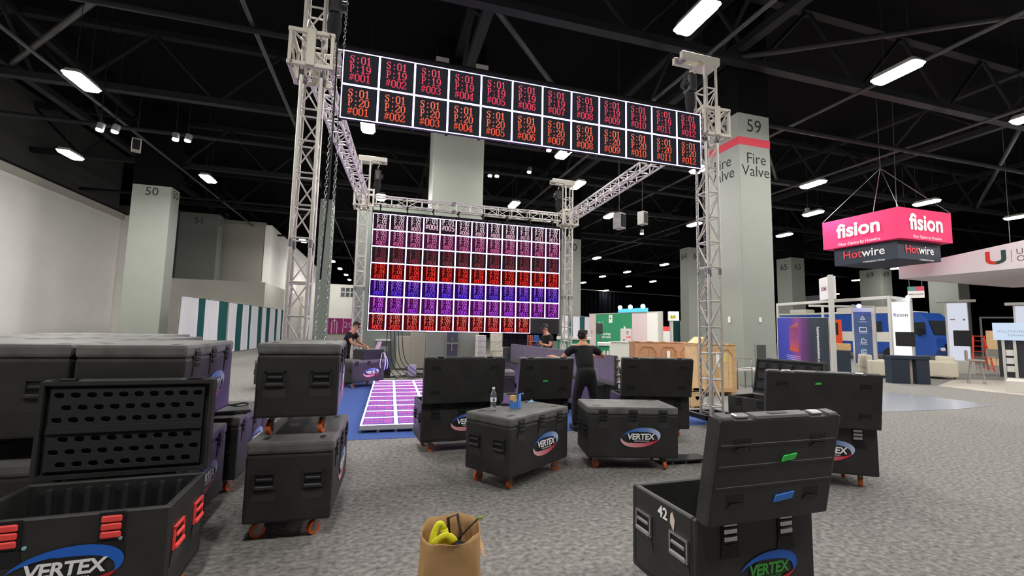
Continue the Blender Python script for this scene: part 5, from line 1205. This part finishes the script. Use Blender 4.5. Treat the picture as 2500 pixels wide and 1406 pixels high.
for k in range(3): MB().box(.3*LL, .52*LL, .25, .29, .4+k*.3, .62+k*.3).build('paper_sheet', white, t)
p = at_d(2405, 790, 36); t = thing('plywood_board', 'pale plywood board and dark frame behind the ladder', 'board', (p.x, p.y, 0), -.9); MB().box(0, 1.6, 0, .05, .2, at_d(2405, 805, 33).z).build('board', wood2, t)
for X in (-.2, 3.2): MB().box(X, X+.08, 0, .08, 0, at_d(2405, 770, 33).z).build('post', zinc, t)
MB().box(-.2, 3.28, 0, .08, at_d(2405, 772, 33).z, at_d(2405, 768, 33).z).build('beam', zinc, t)
p = at_z(2457, 958, 0); o = MB().bevbox(0, 2.4, -.0, 1.5, 0, .36, .02).build('plinth', mat('plinth', 'c9c6be', .6), None, (p.x, p.y, 0), (0, 0, -1.15)); tag(o, 'low pale grey plinth at the right edge below the stools', 'plinth')
# pale floor area and plastic film on the carpet
def ground_patch(name, pts, m, label, z=.006, cat='floor covering'):
    P_ = [at_z(x, y, 0) for x, y in pts]; mb = MB(); n = len(P_); mb.add([(p.x, p.y, z) for p in P_]+[(p.x, p.y, 0) for p in P_], [tuple(range(n)), tuple(range(2*n-1, n-1, -1))]+[(i, n+i, n+(i+1) % n, (i+1) % n) for i in range(n)])
    o = mb.build(name, m); return tag(o, label, cat)
ground_patch('plastic_film', [(2045, 1003), (2052, 962), (2100, 955), (2220, 962), (2440, 990), (2330, 1000), (2150, 1006)][::-1], mat('plastic film', 'a9adb4', .14, bump=.35, bscale=4), 'shiny bluish plastic film lying on the carpet at the right', .008)
ground_patch('pale_carpet', [(2290, 942), (2330, 926), (2500, 930), (2700, 950), (2700, 1000), (2500, 965), (2400, 955)][::-1], mat('pale carpet', 'b5aea2', .95), 'pale carpet area under the bar stools', .006, 'carpet')
# motorhome
bl = mat('bus blue', '1f4a9c', .35); cr_ = mat('bus cream', 'd8d4c8', .4)
pf = at_d(2232, 868, 40); pr = at_d(1905, 868, 45)
pf.z = pr.z = 0; LL = (pf-pr).length; Hr = 3.3; 
t = thing('motorhome', 'blue and cream motorhome with an orange door behind the booths', 'motorhome', (pr.x, pr.y, 0), math.atan2(pf.y-pr.y, pf.x-pr.x))
Wd = 2.6
MB().bevbox(0, LL, 0, Wd, .45, Hr, .12).build('coach_body', bl, t)
MB().bevbox(0, LL-.6, -.02, 0, .39*Hr, .60*Hr, .004, seg=1).build('cream_band', cr_, t); MB().bevbox(0, LL-.3, -.03, Wd, Hr-.02, Hr+.14, .05).build('roof', cr_, t)
for fx in (.15, .55, .83): MB().bevbox(fx*LL-.9, fx*LL+.5, .6, 1.8, Hr+.12, Hr+.5, .12).build('roof_unit', cr_, t)
dx = .415*LL; MB().bevbox(dx, dx+1.15, -.05, -.02, .10*Hr+.2, .87*Hr, .04).build('orange_door', mat('door orange', 'f0562a', .45), t); MB().bevbox(dx+.25, dx+.9, -.07, -.05, .52*Hr, .8*Hr, .05).build('door_window', mat('tinted glass', (.02, .025, .03), .1), t)
for fx in (.12, .72, .86): MB().bevbox(fx*LL, fx*LL+.9, -.03, -.018, .60*Hr, .82*Hr, .04).build('side_window', mat('tinted glass', (.02, .025, .03), .1), t)
# raked front
m = MB(); x0_ = LL-.05; prof = [(0, .45), (1.15, .5), (1.3, .9), (1.24, 1.6), (1.12, 1.8), (.84, Hr*.86), (.4, Hr), (.0, Hr)]
m.prism([(x0_+a, b) for a, b in prof], .03, Wd-.03); m.build('nose', bl, t)
m = MB(); m.add([(LL+1.07, .12, 1.82), (LL+.83, .12, Hr*.83), (LL+.83, Wd-.12, Hr*.83), (LL+1.07, Wd-.12, 1.82)], [(0, 3, 2, 1)]); m.v = [(x+.03, y, z+.02) for x, y, z in m.v]; m.build('windscreen', mat('windscreen', (.03, .035, .04), .08), t)
m = MB(); m.bevbox(LL+.0, LL+.7, .0, .028, 1.85, Hr*.8, .005, seg=1); m.build('cab_side_window', mat('tinted glass', (.02, .025, .03), .1), t)
MB().bevbox(LL+1.25, LL+1.36, .9, 1.7, .85, 1.25, .03).build('grille', steelb, t)
for y_ in (.35, 2.0): MB().bevbox(LL+1.24, LL+1.36, y_, y_+.35, .8, 1.0, .04).build('headlamp', white, t)
for fx in (.18, .86): 
    m = MB(); m.tube((fx*LL, -.04, .45), (fx*LL, .3, .45), .45, n=20); m.build('wheel', blk2, t)
MB().tube((LL+.5, -.25, 2.1), (LL+.5, 0, 2.2), .03).build('mirror_arm', steelb, t); MB().bevbox(LL+.42, LL+.58, -.38, -.22, 1.7, 2.25, .04).build('mirror', steelb, t)

# ------------------------------------------------------------ hanging signs
def quadbox(name_label, pts, z0_, z1_, m, parent, nm):
    n = 4; mb = MB(); mb.add([(p.x, p.y, z0_) for p in pts]+[(p.x, p.y, z1_) for p in pts], [(3, 2, 1, 0), (4, 5, 6, 7)]+[(i, (i+1) % 4, 4+(i+1) % 4, 4+i) for i in range(4)]); return mb.build(nm, m, parent)
zs = 6.6; C0 = at_z(2193, 504, zs); Dc = dist(C0)
zb = at_d(2199, 580, Dc).z
Lf = at_z(2007.5, 545, zs); Rt = at_z(2321, 521, zs); Bk = Lf+Rt-C0
t = thing('hanging_sign', 'two tier hanging sign, bright pink above navy, over the right booths', 'hanging sign', (0, 0, 0))
quadbox('', [C0, Rt, Bk, Lf], zb, zs, mat('hot pink fabric', 'f0326e', .7), t, 'pink_tier')
cen = (C0+Bk)/2; inn = [cen+(p-cen)*.82 for p in (C0, Rt, Bk, Lf)]
zn = at_d(2193, 630, dist(inn[0])).z
quadbox('', inn, zn, zb, navy, t, 'navy_tier')
def face_text(parent, p, q, z, txts, nm, m, out=.02):
    """lettering on the vertical face from p (left) to q (right)"""
    a = math.atan2(q.y-p.y, q.x-p.x); mid = (p+q)/2; mb = MB()
    for s_, size, dx, dz, b in txts: mb.text(s_, size, (dx, 0, dz), bold=b)
    n = Vector((math.sin(a), -math.cos(a), 0))*out
    return mb.build(nm, m, parent, (mid.x+n.x, mid.y+n.y, z), (0, 0, a))
wf = (C0-Lf).length; wr_ = (Rt-C0).length; zm = (zs+zb)/2
face_text(t, Lf, C0, zm, [('fision', wf*.27, 0, .05, .03), ('Fiber Optics by Hotwire', wf*.055, 0, -.50, 0)], 'lettering', whitet)
face_text(t, C0, Rt, zm, [('fision', wr_*.30, 0, .05, .03), ('Fiber Optics by Hotwire', wr_*.055, 0, -.50, 0)], 'lettering', whitet)
zm2 = (zn+zb)/2; rt_ = mat('sign red text', 'e23a4e', .6)
for (p, q, w_) in ((inn[3], inn[0], wf), (inn[0], inn[1], wr_)):
    face_text(t, p, q, zm2, [('Hot', w_*.16, -w_*.155, .02, .01)], 'lettering', rt_); face_text(t, p, q, zm2, [('wire', w_*.16, w_*.12, .02, .01), ('COMMUNICATIONS', w_*.03, w_*.12, -.36, 0)], 'lettering', whitet)
for p in (C0, Rt, Lf, Bk): MB().tube((p.x, p.y, zs), (cen.x, cen.y, zs+2.2), .012, n=5).build('suspension_wire', zinc, t)
MB().tube((cen.x, cen.y, zs+2.2), (cen.x, cen.y, 13.2), .012, n=5).build('suspension_wire', zinc, t)
# white ring canopy
D_ = 27.0; A = at_d(2197, 681, D_); zb = A.z; zt_ = at_d(2195, 652.5, D_).z
Bf = at_z(2474, 702, zb); N1 = at_z(2500, 654, zb); dn = (Vector((N1.x, N1.y, 0))-Vector((A.x, A.y, 0)))
E1 = Vector((A.x, A.y, 0))+dn*1.6; A2 = Vector((A.x, A.y, 0)); B2 = Vector((Bf.x, Bf.y, 0)); E2 = E1+(B2-A2)
wf_ = mat('white sign fabric', 'e6dde2', .75)
t = thing('hanging_canopy', 'huge white hanging ring canopy with a red and green letter U at the right', 'hanging sign', (0, 0, 0))
def fascia(p, q, nm='fascia'):
    a = math.atan2(q.y-p.y, q.x-p.x); MB().box(0, (q-p).length, -.03, .03, zb, zt_).build(nm, wf_, t, (p.x, p.y, 0), (0, 0, a))
zN = at_d(2500, 587, dist(N1)).z; fE = 1.6
Ln = (E1-A2).length; zE = zt_+(zN-zt_)*fE
m = MB(); m.prism([(0, zb), (Ln, zb), (Ln, zE), (0, zt_)], -.03, .03); m.build('fascia', wf_, t, (A2.x, A2.y, 0), (0, 0, math.atan2(E1.y-A2.y, E1.x-A2.x)))
mb = MB(); mb.add([(p.x, p.y, zb+.02) for p in (A2, E1, E2, B2)]+[(p.x, p.y, zb+.05) for p in (A2, E1, E2, B2)], [(3, 2, 1, 0), (4, 5, 6, 7)]); mb.build('soffit', wf_, t)
fascia(A2, B2); fascia(B2, E2); fascia(E1, E2)
a = math.atan2(dn.y, dn.x)
rr = ray(2432, 629); ux, uy = math.cos(a), math.sin(a)
den = rr.x*uy-rr.y*ux; dU = ((A2.x-CAMP.x)*rr.y-(A2.y-CAMP.y)*rr.x)/den; zU = CAMP.z+rr.z*((A2.x-CAMP.x)*uy-(A2.y-CAMP.y)*ux)/den; hU = 1.35*(zt_-zb)
m = MB(); s = hU*.36
def arc_u(m, left):
    pts_o = []; 
    for i in range(9): th = R(180+ (90*i/8 if left else 90+90*i/8)); pts_o.append((math.cos(th), math.sin(th)))
    vs = []
    sx = -1 if left else 1
    poly = [(sx*1.15*s, s), (sx*1.15*s, -.3*s)]+[(sx*(1.15-.0)*s*math.cos(R(b)), (-.3-.7*math.sin(R(b)))*s) for b in range(15, 91, 15)]+[(0, -.55*s)]+[(sx*.62*s*math.cos(R(b)), (-.2-.35*math.sin(R(b)))*s) for b in range(75, -1, -15)]+[(sx*.62*s, s)]
    m.prism(poly if left else poly[::-1], -.04, -.031)
m = MB(); arc_u(m, True); m.build('letter_half', mat('u red', 'd83a28', .6), t, (A2.x+math.cos(a)*dU, A2.y+math.sin(a)*dU, zU), (0, 0, a))
m = MB(); arc_u(m, False); m.build('letter_half', mat('u green', '2c4a48', .6), t, (A2.x+math.cos(a)*dU, A2.y+math.sin(a)*dU, zU), (0, 0, a))
m = MB(); m.box(1.7*s, 1.74*s, -.04, -.031, -.9*s, .9*s); m.text('UNIVERSITY', 1.15*s, (2.2*s, -.035, .5*s), align='LEFT'); m.text('OF MIAMI', 1.15*s, (2.2*s, -.035, -.5*s), align='LEFT'); m.build('lettering', mat('canopy text', '7a5a62', .6), t, (A2.x+math.cos(a)*dU, A2.y+math.sin(a)*dU, zU), (0, 0, a))
pm_ = (A2+B2)/2
for p in (A2, B2, E1, E2): MB().tube((p.x, p.y, zt_), (p.x+.2, p.y, 13.2), .015, n=5).build('suspension_wire', zinc, t)
# small hanging signs
a = at_d(2215, 700, 40); b = at_d(2256, 700, 40); z0_ = at_d(2230, 727, 40).z; LL = math.hypot(b.x-a.x, b.y-a.y)
t = thing('hanging_sign', 'small hanging sign reading main stage above the motorhome', 'hanging sign', (a.x, a.y, 0), math.atan2(b.y-a.y, b.x-a.x)); hS = a.z-z0_
MB().box(0, LL, 0, .05, z0_, z0_+.6*hS).build('sign_panel', white, t); MB().box(0, LL*.5, 0, .05, z0_+.6*hS, a.z).build('sign_band', mat('sign teal', '5e8f88', .6), t); MB().box(LL*.5, LL, 0, .05, z0_+.6*hS, a.z).build('sign_band', mat('sign rose', 'd0506a', .6), t)
m = MB(); m.text('MAIN STAGE', LL*.15, (LL/2, -.01, z0_+.3*hS), bold=.01); m.build('lettering', txtdark, t)
for X in (.1, LL-.1): MB().tube((X, .02, a.z), (X, .02, 13.2), .015, n=5).build('suspension_wire', zinc, t)
a = at_d(1999, 684, 23); b = at_d(2022, 671, 22); z0_ = at_d(1999, 734, 23).z; z1_ = at_d(1999, 684, 23).z; LL = math.hypot(b.x-a.x, b.y-a.y)
t = thing('tall_sign', 'white square sign on top of the booth post, edge on', 'sign', (a.x, a.y, 0), math.atan2(b.y-a.y, b.x-a.x))
MB().bevbox(0, LL, 0, .25, z0_, z1_+.05, .01).build('sign_board', mat('sign white', 'e4dfe2', .6), t); m = MB(); m.text('SOME', LL*.22, (LL*.5, -.006, (z0_+z1_)/2), bold=.02); m.build('lettering', mat('sign plum', '8a5a70', .6), t); MB().box(LL-.1, LL+.05, 0, .15, 0, z1_+.1).build('post', gb, t)
